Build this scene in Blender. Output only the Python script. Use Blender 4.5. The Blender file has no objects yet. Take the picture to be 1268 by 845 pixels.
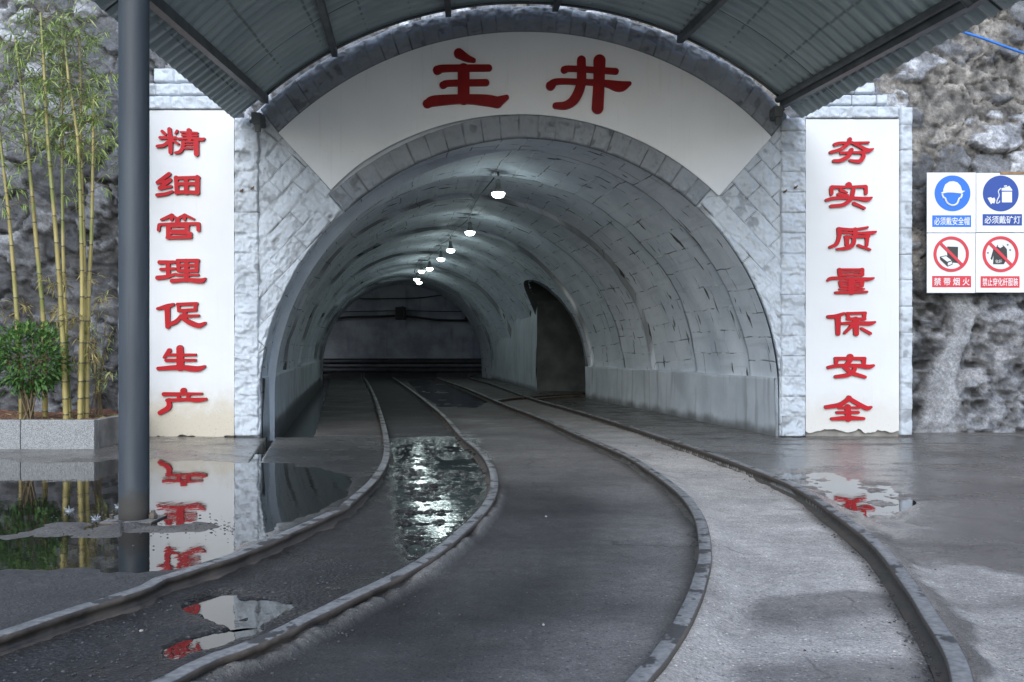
import bpy, math, random
import numpy as np
R = math.radians
random.seed(7)
rng = np.random.default_rng(11)
S = bpy.context.scene
COL = S.collection

# ------------------------------------------------------------------ camera, world, sun, exposure
F, HZ, CU = 1200.0, 434.0, 634.0          # focal length, horizon row and centre column of the photograph in its pixels
cam_d = bpy.data.cameras.new('camera'); cam = bpy.data.objects.new('camera', cam_d); COL.objects.link(cam)
cam.location = (0, 0, 1.0); cam.rotation_euler = (R(90), 0, 0)
cam_d.sensor_width = 36; cam_d.lens = 36 * F / 1268; cam_d.shift_y = (HZ - 422.5) / 1268
cam_d.clip_start = 0.05; cam_d.clip_end = 500
S.camera = cam
SUN_EL, SUN_AZ = R(30), R(188)            # azimuth clockwise from +Y: behind the camera
w = bpy.data.worlds.new('World'); S.world = w; w.use_nodes = True
wn = w.node_tree; bg = wn.nodes['Background']
sky = wn.nodes.new('ShaderNodeTexSky'); sky.sky_type = 'NISHITA'; sky.sun_disc = False
sky.sun_elevation = SUN_EL; sky.sun_rotation = SUN_AZ; sky.air_density = 1.0; sky.dust_density = 2.0; sky.ozone_density = 1.0
hs = wn.nodes.new('ShaderNodeHueSaturation'); hs.inputs['Saturation'].default_value = 0.88
wn.links.new(sky.outputs[0], hs.inputs['Color']); tm = wn.nodes.new('ShaderNodeMix'); tm.data_type = 'RGBA'; tm.blend_type = 'MULTIPLY'; tm.inputs[0].default_value = 1; tm.inputs[7].default_value = (.89, 1.0, 1.15, 1)   # cloud-grey cast of an overcast sky
wn.links.new(hs.outputs[0], tm.inputs[6]); wn.links.new(tm.outputs[2], bg.inputs['Color'])
bg.inputs['Strength'].default_value = 0.15
sun_d = bpy.data.lights.new('sun', 'SUN'); sun_d.energy = 1.0; sun_d.angle = R(50); sun_d.color = (.95, 1, 1.06)
sun = bpy.data.objects.new('sun', sun_d); COL.objects.link(sun)
sun.rotation_euler = (R(90) - SUN_EL, 0, R(180) - SUN_AZ)
S.view_settings.view_transform = 'Standard'; S.view_settings.look = 'None'
S.view_settings.gamma = 1; S.view_settings.use_curve_mapping = False
S.view_settings.exposure = 0.76
LAMP_W = 2.6
S.cycles.max_bounces = 8; S.cycles.diffuse_bounces = 5; S.cycles.glossy_bounces = 4
S.cycles.sample_clamp_indirect = 4.0
S.cycles.use_denoising = True

def P(u, v, Y):  return np.array([(u - CU) / F * Y, Y, 1 - (v - HZ) / F * Y])
def G(u, v, z=0.0):
    Y = F * (1 - z) / (v - HZ); return np.array([(u - CU) / F * Y, Y, z])

# ------------------------------------------------------------------ noise
def _h(i, j, k, s):
    n = (i.astype(np.int64) * 374761393 + j.astype(np.int64) * 668265263 + k.astype(np.int64) * 2147483647 + s * 974711) & 0xffffffff
    n = ((n ^ (n >> 13)) * 1274126177) & 0xffffffff
    n = ((n ^ (n >> 16)) * 2246822519) & 0xffffffff
    n ^= n >> 15
    return n / 4294967295.0
def vnoise(x, y, s=0):
    i = np.floor(x); j = np.floor(y); a = x - i; b = y - j
    a = a*a*a*(a*(a*6-15)+10); b = b*b*b*(b*(b*6-15)+10); z = np.zeros_like(i)
    return ((_h(i,j,z,s)*(1-a)+_h(i+1,j,z,s)*a)*(1-b) + (_h(i,j+1,z,s)*(1-a)+_h(i+1,j+1,z,s)*a)*b)*2-1
def fbm(x, y, s=0, o=4, g=.5):
    t = 0; A = 1; q = 1
    for k in range(o):
        t = t + A*vnoise(x*q + k*17.3, y*q - k*9.1, s+k); A *= g; q *= 2.03
    return t
def hash2(i, j, s=0): return _h(np.asarray(i), np.asarray(j), np.zeros_like(np.asarray(i)), s)
def sst(x, a, b):
    t = np.clip((x-a)/(b-a), 0, 1); return t*t*(3-2*t)

# ------------------------------------------------------------------ object helpers
def put(o, parent=None):
    COL.objects.link(o)
    if parent is not None:
        o.parent = parent
        if parent.parent is None: o.location = -np.array(parent.location) + np.array(o.location)
    return o
def tag(o, label, cat, group=None, kind=None):
    o['label'] = label; o['category'] = cat
    if group: o['group'] = group
    if kind: o['kind'] = kind
    return o
def struct(o, kind='structure', label=None):
    o['kind'] = kind
    if label: o['label'] = label
    return o
def empty(name, loc, label, cat, group=None):
    o = bpy.data.objects.new(name, None); o.location = loc; COL.objects.link(o)
    o.empty_display_size = .2
    return tag(o, label, cat, group)
def mesh_np(name, V, faces, m, parent=None, uv=None, attrs=None, smooth=True):
    """V (N,3); faces: (M,4)/(M,3) array or list of index lists"""
    me = bpy.data.meshes.new(name); V = np.asarray(V, dtype=np.float32)
    if isinstance(faces, np.ndarray):
        k = faces.shape[1]; n = len(faces)
        me.vertices.add(len(V)); me.vertices.foreach_set('co', V.ravel())
        me.loops.add(n*k); me.loops.foreach_set('vertex_index', faces.astype(np.int32).ravel())
        me.polygons.add(n); me.polygons.foreach_set('loop_start', np.arange(0, n*k, k, dtype=np.int32))
        me.update(calc_edges=True); me.validate()
    else:
        me.from_pydata(V.tolist(), [], faces); me.update()
    if smooth: me.polygons.foreach_set('use_smooth', np.ones(len(me.polygons), dtype=bool))
    li = np.empty(len(me.loops), dtype=np.int32); me.loops.foreach_get('vertex_index', li)
    if uv is not None:
        l = me.uv_layers.new(name='UVMap'); l.data.foreach_set('uv', np.asarray(uv, dtype=np.float32)[li].ravel())
    for k, a in (attrs or {}).items():
        a = np.asarray(a, dtype=np.float32)
        if a.ndim == 1:
            at = me.attributes.new(k, 'FLOAT', 'POINT'); at.data.foreach_set('value', a)
        else:
            at = me.attributes.new(k, 'FLOAT_COLOR', 'POINT')
            c = np.ones((len(a), 4), dtype=np.float32); c[:, :a.shape[1]] = a; at.data.foreach_set('color', c.ravel())
    me.materials.append(m)
    return put(bpy.data.objects.new(name, me), parent)
def grid(name, X, m, parent=None, mask=None, uv=None, attrs=None, flip=False, smooth=True):
    """X (n,m,3) structured sheet"""
    n, k = X.shape[:2]; I = np.arange(n*k).reshape(n, k)
    q = np.stack([I[:-1,:-1], I[:-1,1:], I[1:,1:], I[1:,:-1]], -1)
    if flip: q = q[..., ::-1]
    q = q.reshape(-1, 4)
    if mask is not None: q = q[mask.reshape(-1)]
    V = X.reshape(-1, 3)
    at = {a: (b.reshape(-1, b.shape[-1]) if b.ndim == 3 else b.reshape(-1)) for a, b in (attrs or {}).items()}
    return mesh_np(name, V, np.ascontiguousarray(q), m, parent, None if uv is None else uv.reshape(-1, 2), at, smooth)
class MB:
    """collects simple solids into one mesh"""
    def __init__(s): s.v = []; s.f = []
    def add(s, V, Fs):
        b = len(s.v); s.v += [tuple(map(float, p)) for p in V]; s.f += [[i+b for i in f] for f in Fs]
    def box(s, a, b, c=0.0):
        x0,y0,z0 = a; x1,y1,z1 = b
        if c <= 0:
            s.add([(x0,y0,z0),(x1,y0,z0),(x1,y1,z0),(x0,y1,z0),(x0,y0,z1),(x1,y0,z1),(x1,y1,z1),(x0,y1,z1)],
                  [[3,2,1,0],[4,5,6,7],[0,1,5,4],[1,2,6,5],[2,3,7,6],[3,0,4,7]])
        else:
            import bmesh
            bm = bmesh.new(); bmesh.ops.create_cube(bm, size=1)
            for v in bm.verts: v.co = ((x0+x1)/2+v.co.x*(x1-x0), (y0+y1)/2+v.co.y*(y1-y0), (z0+z1)/2+v.co.z*(z1-z0))
            bmesh.ops.bevel(bm, geom=bm.edges[:], offset=c, segments=2, affect='EDGES', profile=.6)
            bm.verts.index_update(); s.add([v.co[:] for v in bm.verts], [[v.index for v in f.verts] for f in bm.faces]); bm.free()
    def tube(s, pts, r, n=8, cap=True):
        pts = np.asarray(pts, float); m = len(pts); rr = np.full(m, r, float) if np.isscalar(r) else np.asarray(r, float)
        T = np.gradient(pts, axis=0); T /= np.linalg.norm(T, axis=1)[:, None] + 1e-12
        up = np.array([0,0,1.]) if abs(T[0][2]) < .9 else np.array([1.,0,0])
        V = []; N0 = np.cross(T[0], up); N0 /= np.linalg.norm(N0)
        for i in range(m):
            N0 = N0 - T[i]*np.dot(N0, T[i]); N0 /= np.linalg.norm(N0); B = np.cross(T[i], N0)
            for k in range(n):
                a = 2*math.pi*k/n; V.append(pts[i] + rr[i]*(math.cos(a)*N0 + math.sin(a)*B))
        Fs = [[i*n+k, i*n+(k+1)%n, (i+1)*n+(k+1)%n, (i+1)*n+k] for i in range(m-1) for k in range(n)]
        if cap: Fs += [list(range(n))[::-1], [(m-1)*n+k for k in range(n)]]
        s.add(V, Fs)
    def lathe(s, prof, c, n=20):
        V = []; 
        for r, z in prof:
            for k in range(n):
                a = 2*math.pi*k/n; V.append((c[0]+r*math.cos(a), c[1]+r*math.sin(a), c[2]+z))
        m = len(prof)
        s.add(V, [[i*n+k, i*n+(k+1)%n, (i+1)*n+(k+1)%n, (i+1)*n+k] for i in range(m-1) for k in range(n)] + [list(range(n))[::-1], [(m-1)*n+k for k in range(n)]])
    def poly(s, pts, y0, y1, plane='XZ'):
        """flat outline (X,Z) given thickness y0 (front) .. y1 (back)"""
        n = len(pts); V = [(p[0], y0, p[1]) for p in pts] + [(p[0], y1, p[1]) for p in pts]
        s.add(V, [list(range(n)), [n+i for i in range(n)][::-1]] + [[i, n+i, n+(i+1)%n, (i+1)%n] for i in range(n)])
    def build(s, name, m, parent=None, smooth=False):
        me = bpy.data.meshes.new(name); me.from_pydata(s.v, [], s.f); me.update()
        import bmesh
        bm = bmesh.new(); bm.from_mesh(me); bmesh.ops.recalc_face_normals(bm, faces=bm.faces[:]); bm.to_mesh(me); bm.free()
        if smooth: me.polygons.foreach_set('use_smooth', np.ones(len(me.polygons), dtype=bool))
        me.materials.append(m)
        return put(bpy.data.objects.new(name, me), parent)
def spline(pts, n=12):
    pts = np.asarray(pts, float); p = np.vstack([2*pts[0]-pts[1], pts, 2*pts[-1]-pts[-2]]); out = []
    for i in range(1, len(p)-2):
        for t in np.linspace(0, 1, n, endpoint=False):
            a,b,c,d = p[i-1],p[i],p[i+1],p[i+2]
            out.append(.5*((2*b)+(-a+c)*t+(2*a-5*b+4*c-d)*t*t+(-a+3*b-3*c+d)*t**3))
    out.append(pts[-1]); return np.array(out)

# ------------------------------------------------------------------ materials
class NM:
    def __init__(s, name, rough=.6, color=(.5,.5,.5), **kw):
        s.m = bpy.data.materials.new(name); s.m.use_nodes = True; s.t = s.m.node_tree
        s.b = s.t.nodes['Principled BSDF']; s.b.inputs['Roughness'].default_value = rough
        s.b.inputs['Base Color'].default_value = (*color, 1)
        for k, v in kw.items(): s.b.inputs[k.replace('_', ' ')].default_value = v
    def n(s, typ, **kw):
        nd = s.t.nodes.new('ShaderNode'+typ)
        for k, v in kw.items(): setattr(nd, k, v)
        return nd
    def l(s, a, b): s.t.links.new(a, b)
    def i(s, nd, key, val):
        if hasattr(val, 'is_linked') or hasattr(val, 'links'): s.l(val, nd.inputs[key])
        else: nd.inputs[key].default_value = val
    def coord(s, which='Object', scale=(1,1,1), rot=(0,0,0)):
        tc = s.n('TexCoord'); mp = s.n('Mapping'); mp.inputs['Scale'].default_value = scale; mp.inputs['Rotation'].default_value = rot
        s.l(tc.outputs[which], mp.inputs['Vector']); return mp.outputs[0]
    def noise(s, vec, scale, detail=4, rough=.55, dist=0):
        nd = s.n('TexNoise'); s.i(nd,'Vector',vec); nd.inputs['Scale'].default_value=scale; nd.inputs['Detail'].default_value=detail
        nd.inputs['Roughness'].default_value=rough; nd.inputs['Distortion'].default_value=dist; return nd.outputs['Fac']
    def ramp(s, fac, a, b, lo=0.0, hi=1.0):
        nd = s.n('MapRange', interpolation_type='SMOOTHSTEP'); s.i(nd,'Value',fac)
        for k, v in zip(('From Min','From Max','To Min','To Max'), (a,b,lo,hi)): s.i(nd,k,v)
        return nd.outputs[0]
    def math(s, op, a, b=0.0):
        nd = s.n('Math', operation=op); s.i(nd,0,a); s.i(nd,1,b); return nd.outputs[0]
    def mix(s, fac, a, b, mode='MIX'):
        nd = s.n('Mix', data_type='RGBA', blend_type=mode)
        def st(i, v):
            if hasattr(v, 'links'): s.l(v, nd.inputs[i])
            else: nd.inputs[i].default_value = (*v, 1) if isinstance(v, tuple) and len(v)==3 else v
        if hasattr(fac,'links'): s.l(fac, nd.inputs[0])
        else: nd.inputs[0].default_value = fac
        st(6, a); st(7, b); return nd.outputs[2]
    def attr(s, name, out='Fac'):
        nd = s.n('Attribute', attribute_name=name); return nd.outputs[out]
    def bump(s, h, strength=.3, dist=.02, prev=None):
        nd = s.n('Bump'); nd.inputs['Strength'].default_value=strength; nd.inputs['Distance'].default_value=dist
        s.l(h, nd.inputs['Height'])
        if prev is not None: s.l(prev, nd.inputs['Normal'])
        return nd.outputs[0]
    def out(s, color=None, rough=None, normal=None):
        if color is not None: s.i(s.b,'Base Color',color)
        if rough is not None: s.i(s.b,'Roughness',rough)
        if normal is not None: s.i(s.b,'Normal',normal)
        return s.m

def m_simple(name, col, rough=.6, var=.25, scale=6, bump=0.15, metallic=0.0, bscale=40):
    q = NM(name, rough, col, Metallic=metallic); c = q.coord()
    f = q.noise(c, scale, 5); d = tuple(x*(1-var) for x in col); e = tuple(min(1, x*(1+var)) for x in col)
    return q.out(q.mix(q.ramp(f,.3,.7), d, e), None, q.bump(q.noise(c,bscale,3), bump, .004))

def m_clad(name, col, dark=(.09,.09,.09)):
    q = NM(name, .75); c = q.coord()
    f = q.noise(c, 2.2, 5); f2 = q.noise(c, 18, 4)
    base = q.mix(q.ramp(f,.3,.72), tuple(x*.86 for x in col), tuple(min(1,x*1.08) for x in col))
    base = q.mix(q.math('MULTIPLY', q.ramp(f2,.58,.74), .35), base, tuple(x*.62 for x in col))
    # run-down streaks
    st = q.noise(q.coord(scale=(9,9,.8)), 1.6, 4)
    base = q.mix(q.math('MULTIPLY', q.ramp(st,.6,.8), .3), base, (.36,.33,.29))
    g = q.math('MULTIPLY', q.attr('grime'), q.ramp(q.noise(c, 5, 3), .28, .62, .25, 1))
    base = q.mix(g, base, dark)
    return q.out(base, None, q.bump(q.noise(c, 70, 3), .4, .004, q.bump(q.noise(c, 16, 6, .7), .55, .02)))
M_CLAD = m_clad('painted_split_stone', (.50,.55,.61))
M_RING = m_clad('grey_painted_voussoir', (.25,.28,.315), (.04,.04,.045))

def m_plaster(name, col, stain=0.0):
    q = NM(name, .6); c = q.coord()
    f = q.noise(c, 1.6, 5)
    base = q.mix(q.ramp(f,.3,.7), tuple(x*.95 for x in col), col)
    sp = q.ramp(q.noise(c, 46, 2), .745, .80)                                  # fly specks and chips
    base = q.mix(q.math('MULTIPLY', sp, .7), base, (.25,.23,.2))
    st = q.ramp(q.noise(q.coord(scale=(14,14,.7)), 1.5, 5), .56, .78)
    base = q.mix(q.math('MULTIPLY', st, .22), base, (.50,.49,.46))
    if stain > 0:                                                             # splash dirt creeping up from the ground
        sx = q.n('SeparateXYZ'); q.l(q.n('NewGeometry').outputs['Position'], sx.inputs[0])
        low = q.math('ADD', q.ramp(sx.outputs[2], .04, .75, .55, 0), q.math('MULTIPLY', q.ramp(sx.outputs[2], .2, 1.05, 1, 0), q.math('SUBTRACT', q.noise(c, 5, 6, .65), .38)))
        base = q.mix(q.math('MULTIPLY', q.ramp(low, .08, .6), stain), base, (.47,.42,.33))
        grit = q.math('MULTIPLY', q.ramp(q.noise(c, 58, 4, .7), .58, .70), q.ramp(sx.outputs[2], .0, .65, 1, 0))
        base = q.mix(q.math('MULTIPLY', grit, stain*.8), base, (.2,.17,.13))
    return q.out(base, None, q.bump(q.noise(c, 30, 4), .12, .004))
M_WHITE = m_plaster('white_plaster', (.62,.635,.65), .9)
M_WHITE_R = m_plaster('white_plaster_clean', (.63,.645,.66), .35)
M_BOARD = m_plaster('white_board_plaster', (.74,.775,.815))

def m_vault():
    q = NM('whitewashed_vault_blocks', .62); uv = q.coord('UV'); c = q.coord()
    def brick(vec, mort):
        b = q.n('TexBrick'); q.l(vec, b.inputs['Vector']); b.inputs['Scale'].default_value = 1
        b.inputs['Brick Width'].default_value = .62; b.inputs['Row Height'].default_value = .30; b.inputs['Mortar Size'].default_value = mort
        b.inputs['Mortar Smooth'].default_value = .3; b.offset = .5; return b.outputs['Fac']
    wob = q.n('VectorMath', operation='ADD'); wv = q.n('TexNoise'); q.l(uv, wv.inputs['Vector']); wv.inputs['Scale'].default_value = 2.0; wv.inputs['Detail'].default_value = 3
    sc = q.n('VectorMath', operation='SCALE'); q.l(wv.outputs['Color'], sc.inputs[0]); sc.inputs['Scale'].default_value = .09
    q.l(uv, wob.inputs[0]); q.l(sc.outputs[0], wob.inputs[1]); wuv = wob.outputs[0]
    jd = brick(wuv, .009); jw = brick(wuv, .012)
    f = q.noise(c, 1.1, 6, .6); base = q.mix(q.ramp(f,.3,.7), (.57,.625,.69), (.73,.78,.84))
    base = q.mix(q.math('MULTIPLY', q.ramp(q.noise(q.coord('UV', scale=(.5,6,1)), 1.3, 4), .52, .75), .4), base, (.36,.40,.44))
    base = q.mix(q.math('MULTIPLY', q.ramp(q.noise(c, 7, 6, .7), .6, .78), .5), base, (.30,.32,.34))
    nz = q.noise(uv, 2.6, 3)
    base = q.mix(q.math('MULTIPLY', q.math('MULTIPLY', jw, q.ramp(nz, .53, .60)), .8), base, (.78,.82,.86))
    base = q.mix(q.math('MULTIPLY', q.math('MULTIPLY', jd, q.ramp(nz, .40, .52, 1, 0)), .75), base, (.035,.035,.035))
    gs = q.noise(q.coord('UV', scale=(5.2,1.35,1), rot=(0,0,R(24))), 1.55, 2, .5)        # gouges
    gm = q.math('MULTIPLY', q.ramp(gs, .65, .68), q.ramp(q.noise(uv, .8, 2), .38, .48))
    base = q.mix(q.math('MULTIPLY', gm, .9), base, (.03,.03,.03))
    base = q.mix(q.math('MULTIPLY', q.attr('seam'), .65), base, (.03,.03,.03))
    hgt = q.math('SUBTRACT', q.math('MULTIPLY', q.noise(c, 9, 6, .65), .6), q.math('ADD', q.math('MULTIPLY', jd, .5), gm))
    return q.out(base, q.ramp(q.noise(c, 4, 3), .3, .7, .62, .85), q.bump(hgt, .5, .03))
M_VAULT = m_vault()

def m_sidewall():
    q = NM('stained_wall_render', .6); c = q.coord(); sx = q.n('SeparateXYZ'); q.l(c, sx.inputs[0])
    f = q.noise(c, 1.2, 6, .6); base = q.mix(q.ramp(f,.3,.7), (.50,.545,.59), (.66,.71,.76))
    base = q.mix(q.math('MULTIPLY', q.ramp(q.noise(q.coord(scale=(5,5,.35)), 1.4, 5), .5, .75), .6), base, (.24,.24,.23))
    base = q.mix(q.math('MULTIPLY', q.ramp(q.noise(q.coord(scale=(3,3,.3)), 1.7, 3), .62, .72), .5), base, (.66,.67,.66))
    damp = q.math('ADD', q.ramp(sx.outputs[2], -.02, .26, .7, -.2), q.math('MULTIPLY', q.math('SUBTRACT', q.noise(c, 2.6, 5), .5), .9))
    base = q.mix(q.math('MULTIPLY', q.ramp(damp, .1, .75), .8), base, (.10,.10,.095))
    return q.out(base, q.ramp(damp,.1,.6,.65,.3), q.bump(q.noise(c, 12, 6, .65), .4, .02))
M_SIDE = m_sidewall()

def m_dark_wall():
    q = NM('dim_concrete', .7); c = q.coord()
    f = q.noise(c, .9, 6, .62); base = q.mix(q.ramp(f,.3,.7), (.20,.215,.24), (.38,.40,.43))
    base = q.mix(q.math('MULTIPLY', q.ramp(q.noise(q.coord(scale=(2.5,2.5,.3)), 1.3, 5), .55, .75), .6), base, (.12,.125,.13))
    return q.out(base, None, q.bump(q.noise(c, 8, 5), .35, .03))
M_DIM = m_dark_wall()

M_PASS = m_simple('shade_painted_passage', (.075,.082,.088), .8, .35, 2, .4, 0, 8)  # gloom of the side passage put into a very dark base colour
def m_ground():
    q = NM('wet_ground', .8); c = q.coord(); z = q.attr('zone', 'Color'); s = q.n('SeparateColor'); q.l(z, s.inputs[0])
    alb, wet, warm = s.outputs[0], s.outputs[1], s.outputs[2]; grav = q.attr('gravel')
    n1 = q.noise(c, 1.7, 6, .62); n2 = q.noise(c, 14, 5, .65); n3 = q.noise(c, 85, 3, .6); n4 = q.noise(c, 240, 2)
    k = q.math('MULTIPLY', q.ramp(n1,.28,.72,.84,1.14), q.ramp(n2,.25,.75,.86,1.13))
    k = q.math('MULTIPLY', k, q.ramp(n3,.3,.7,.76,1.2)); k = q.math('MULTIPLY', k, q.ramp(n4,.3,.7,.76,1.22))
    tint = q.mix(warm, (1.02,1.0,.96), (1.10,1.0,.88)); col = q.mix(1.0, tint, (1,1,1), 'MULTIPLY')
    cb = q.n('CombineColor')
    a = q.math('MULTIPLY', alb, k)
    for ch in range(3): q.l(a, cb.inputs[ch])
    col = q.mix(1.0, col, cb.outputs[0], 'MULTIPLY')
    vo = q.n('TexVoronoi'); q.l(c, vo.inputs['Vector']); vo.inputs['Scale'].default_value = 55
    col = q.mix(q.math('MULTIPLY', q.math('MULTIPLY', q.ramp(vo.outputs['Distance'], .15, .5, 1, 0), grav), .5), col, q.mix(q.ramp(q.noise(c, 60, 1), .35, .65), (.03,.03,.03), (.12,.12,.125)))
    stn = q.ramp(q.noise(q.coord(scale=(.55,2.3,1)), 1.9, 6, .68), .53, .72); col = q.mix(q.math('MULTIPLY', stn, .30), col, q.mix(1.0, col, (.42,.43,.45), 'MULTIPLY'))
    spl = q.ramp(q.noise(c, 6.5, 6, .72), .56, .70); col = q.mix(q.math('MULTIPLY', spl, .22), col, q.mix(1.0, col, (1.35,1.34,1.3), 'MULTIPLY'))
    wp = q.n('VectorMath', operation='ADD'); wn_ = q.n('TexNoise'); q.l(c, wn_.inputs['Vector']); wn_.inputs['Scale'].default_value = 3.5; wn_.inputs['Detail'].default_value = 4
    ws = q.n('VectorMath', operation='SCALE'); q.l(wn_.outputs['Color'], ws.inputs[0]); ws.inputs['Scale'].default_value = .35; q.l(c, wp.inputs[0]); q.l(ws.outputs[0], wp.inputs[1])
    vc = q.n('TexVoronoi', feature='DISTANCE_TO_EDGE'); q.l(wp.outputs[0], vc.inputs['Vector']); vc.inputs['Scale'].default_value = .75
    crk = q.math('MULTIPLY', q.ramp(vc.outputs['Distance'], .002, .007, 1, 0), q.ramp(q.noise(c, 1.1, 2), .50, .58)); crk = q.math('MULTIPLY', crk, q.math('SUBTRACT', 1.0, grav))
    col = q.mix(q.math('MULTIPLY', crk, .8), col, (.02,.02,.02))
    g2 = q.n('TexVoronoi'); q.l(c, g2.inputs['Vector']); g2.inputs['Scale'].default_value = 60
    gsel = q.n('SeparateColor'); q.l(g2.outputs['Color'], gsel.inputs[0]); gd = q.ramp(g2.outputs['Distance'], .18, .34, 1, 0)
    col = q.mix(q.math('MULTIPLY', gd, q.ramp(gsel.outputs[0], .80, .83)), col, q.mix(1.0, col, (2.0,2.0,1.95), 'MULTIPLY'))
    col = q.mix(q.math('MULTIPLY', gd, q.ramp(gsel.outputs[1], .80, .83)), col, q.mix(1.0, col, (.35,.35,.36), 'MULTIPLY'))
    # scattered pale grit
    vs = q.n('TexVoronoi'); q.l(c, vs.inputs['Vector']); vs.inputs['Scale'].default_value = 16; vs.inputs['Randomness'].default_value = 1
    speck = q.math('MULTIPLY', q.ramp(vs.outputs['Distance'], .035, .06, 1, 0), q.ramp(q.noise(c, 3.1, 2), .5, .6))
    col = q.mix(q.math('MULTIPLY', speck, .6), col, (.4,.39,.37))
    wv = q.math('ADD', wet, q.math('MULTIPLY', q.math('SUBTRACT', q.noise(c, 2.4, 6, .65), .5), 1.1))
    rough = q.ramp(wv, .15, .95, .92, .10)
    b = q.bump(n2, .22, .010); b = q.bump(n3, .35, .005, b)
    gb = q.math('MULTIPLY', vo.outputs['Distance'], q.math('MULTIPLY', grav, -1)); b = q.bump(gb, .6, .008, b)
    b = q.bump(n4, .4, .003, b); b = q.bump(gd, .5, .004, b)
    return q.out(col, rough, b)
M_GROUND = m_ground()
def m_water(name, ripple, col=(.012,.012,.011), sc=1.0):
    q = NM(name, .02, col); q.b.inputs['IOR'].default_value = 1.75
    c = q.coord(scale=(1,.55,1)); h = q.noise(c, 11*sc, 3, .5); h2 = q.noise(c, 34*sc, 2)
    b = q.bump(h, ripple, .004); b = q.bump(h2, ripple*.6, .0015, b)
    return q.out(None, None, b)
M_WATER = m_water('still_puddle_water', .12)
M_WATER2 = m_water('rippled_puddle_water', .5, (.010,.016,.015), 2.2)

def m_rock():
    q = NM('rock_masonry', .8); c = q.coord(); t = q.attr('tone','Color')
    f = q.noise(c, 5, 6, .65); f2 = q.noise(c, 30, 5, .65)
    col = q.mix(1.0, t, q.mix(q.ramp(f,.3,.72), (.58,.58,.60), (1.3,1.3,1.3)), 'MULTIPLY')
    col = q.mix(1.0, col, q.mix(q.ramp(f2,.3,.7), (.68,.68,.7), (1.3,1.3,1.28)), 'MULTIPLY')
    f3 = q.noise(c, 75, 5, .7); col = q.mix(1.0, col, q.mix(q.ramp(f3,.35,.65), (.84,.84,.84), (1.14,1.14,1.14)), 'MULTIPLY')
    b = q.bump(q.noise(c, 12, 9, .75), .38, .022); b = q.bump(f2, .5, .010, b); b = q.bump(f3, .22, .003, b)
    return q.out(col, q.ramp(f,.3,.7,.55,.9), b)
M_ROCK = m_rock()

def m_canopy():
    q = NM('underside_roof_sheet', .45, (.2,.24,.24), Metallic=.15); uv = q.coord('UV'); c = q.coord()
    sx = q.n('SeparateXYZ'); q.l(uv, sx.inputs[0])
    f = q.noise(c, 1.5, 5); base = q.mix(q.ramp(f,.3,.7), (.35,.43,.44), (.46,.54,.545))
    def line(x, period, wdt, off=0.0):
        m = q.math('ABSOLUTE', q.math('SUBTRACT', q.math('FRACT', q.math('ADD', q.math('DIVIDE', x, period), off)), .5))
        return q.ramp(m, wdt/period*.5, wdt/period, 1, 0)
    wob = q.math('MULTIPLY', q.math('SUBTRACT', q.noise(c, 1.2, 3), .5), .06)
    lap = line(q.math('ADD', sx.outputs[0], wob), 1.55, .022, .1)
    dash = q.math('MULTIPLY', line(q.math('ADD', sx.outputs[1], wob), .52, .016), q.ramp(q.math('FRACT', q.math('DIVIDE', sx.outputs[0], .19)), .3, .4))
    base = q.mix(q.math('MULTIPLY', lap, .9), base, (.015,.018,.018)); base = q.mix(q.math('MULTIPLY', dash, .45), base, (.03,.035,.035))
    st = q.ramp(q.noise(q.coord('UV', scale=(8,.6,1)), 1.2, 4), .55, .8); base = q.mix(q.math('MULTIPLY', st, .4), base, (.16,.19,.185))
    return q.out(base, None, q.bump(q.noise(c, 20, 3), .1, .004))
M_CANOPY = m_canopy()
M_BEAM = m_simple('dark_roof_steel', (.085,.095,.10), .5, .3, 5)
def m_post():
    q = NM('blue_grey_post_paint', .42); c = q.coord(); sx = q.n('SeparateXYZ'); q.l(c, sx.inputs[0])
    base = q.mix(q.ramp(q.noise(q.coord(scale=(6,6,.7)), 1.6, 5), .35, .7), (.028,.036,.045), (.046,.057,.069))
    base = q.mix(q.math('MULTIPLY', q.ramp(q.noise(q.coord(scale=(16,16,.9)), 1.2, 4), .6, .72), .7), base, (.03,.033,.036))
    low = q.math('ADD', q.ramp(sx.outputs[2], .05, .28, .8, 0), q.math('MULTIPLY', q.math('SUBTRACT', q.noise(c, 14, 4), .5), .8))
    base = q.mix(q.math('MULTIPLY', q.ramp(low, .2, .7), .85), base, (.045,.04,.033))
    return q.out(base, q.ramp(low,.2,.7,.6,.85), q.bump(q.noise(c, 9, 4), .2, .008))
M_POST = m_post()
def m_rail():
    q = NM('muddy_rail_steel', .5); c = q.coord(); s = q.n('SeparateXYZ'); q.l(q.n('NewGeometry').outputs['Normal'], s.inputs[0])
    top = q.ramp(s.outputs[2], .6, .95); n = q.noise(c, 7, 4, .6); n2 = q.noise(c, 40, 4)
    side = q.mix(q.ramp(n,.3,.7), (.035,.028,.023), (.11,.088,.07)); tp = q.mix(q.ramp(n2,.3,.7), (.15,.15,.15), (.26,.26,.255))
    tp = q.mix(q.ramp(n,.54,.58), tp, (.06,.058,.055)); base = q.mix(top, side, tp)
    return q.out(base, q.ramp(n,.3,.7,.35,.7), q.bump(n2, .4, .006))
M_RAIL = m_rail()
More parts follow.
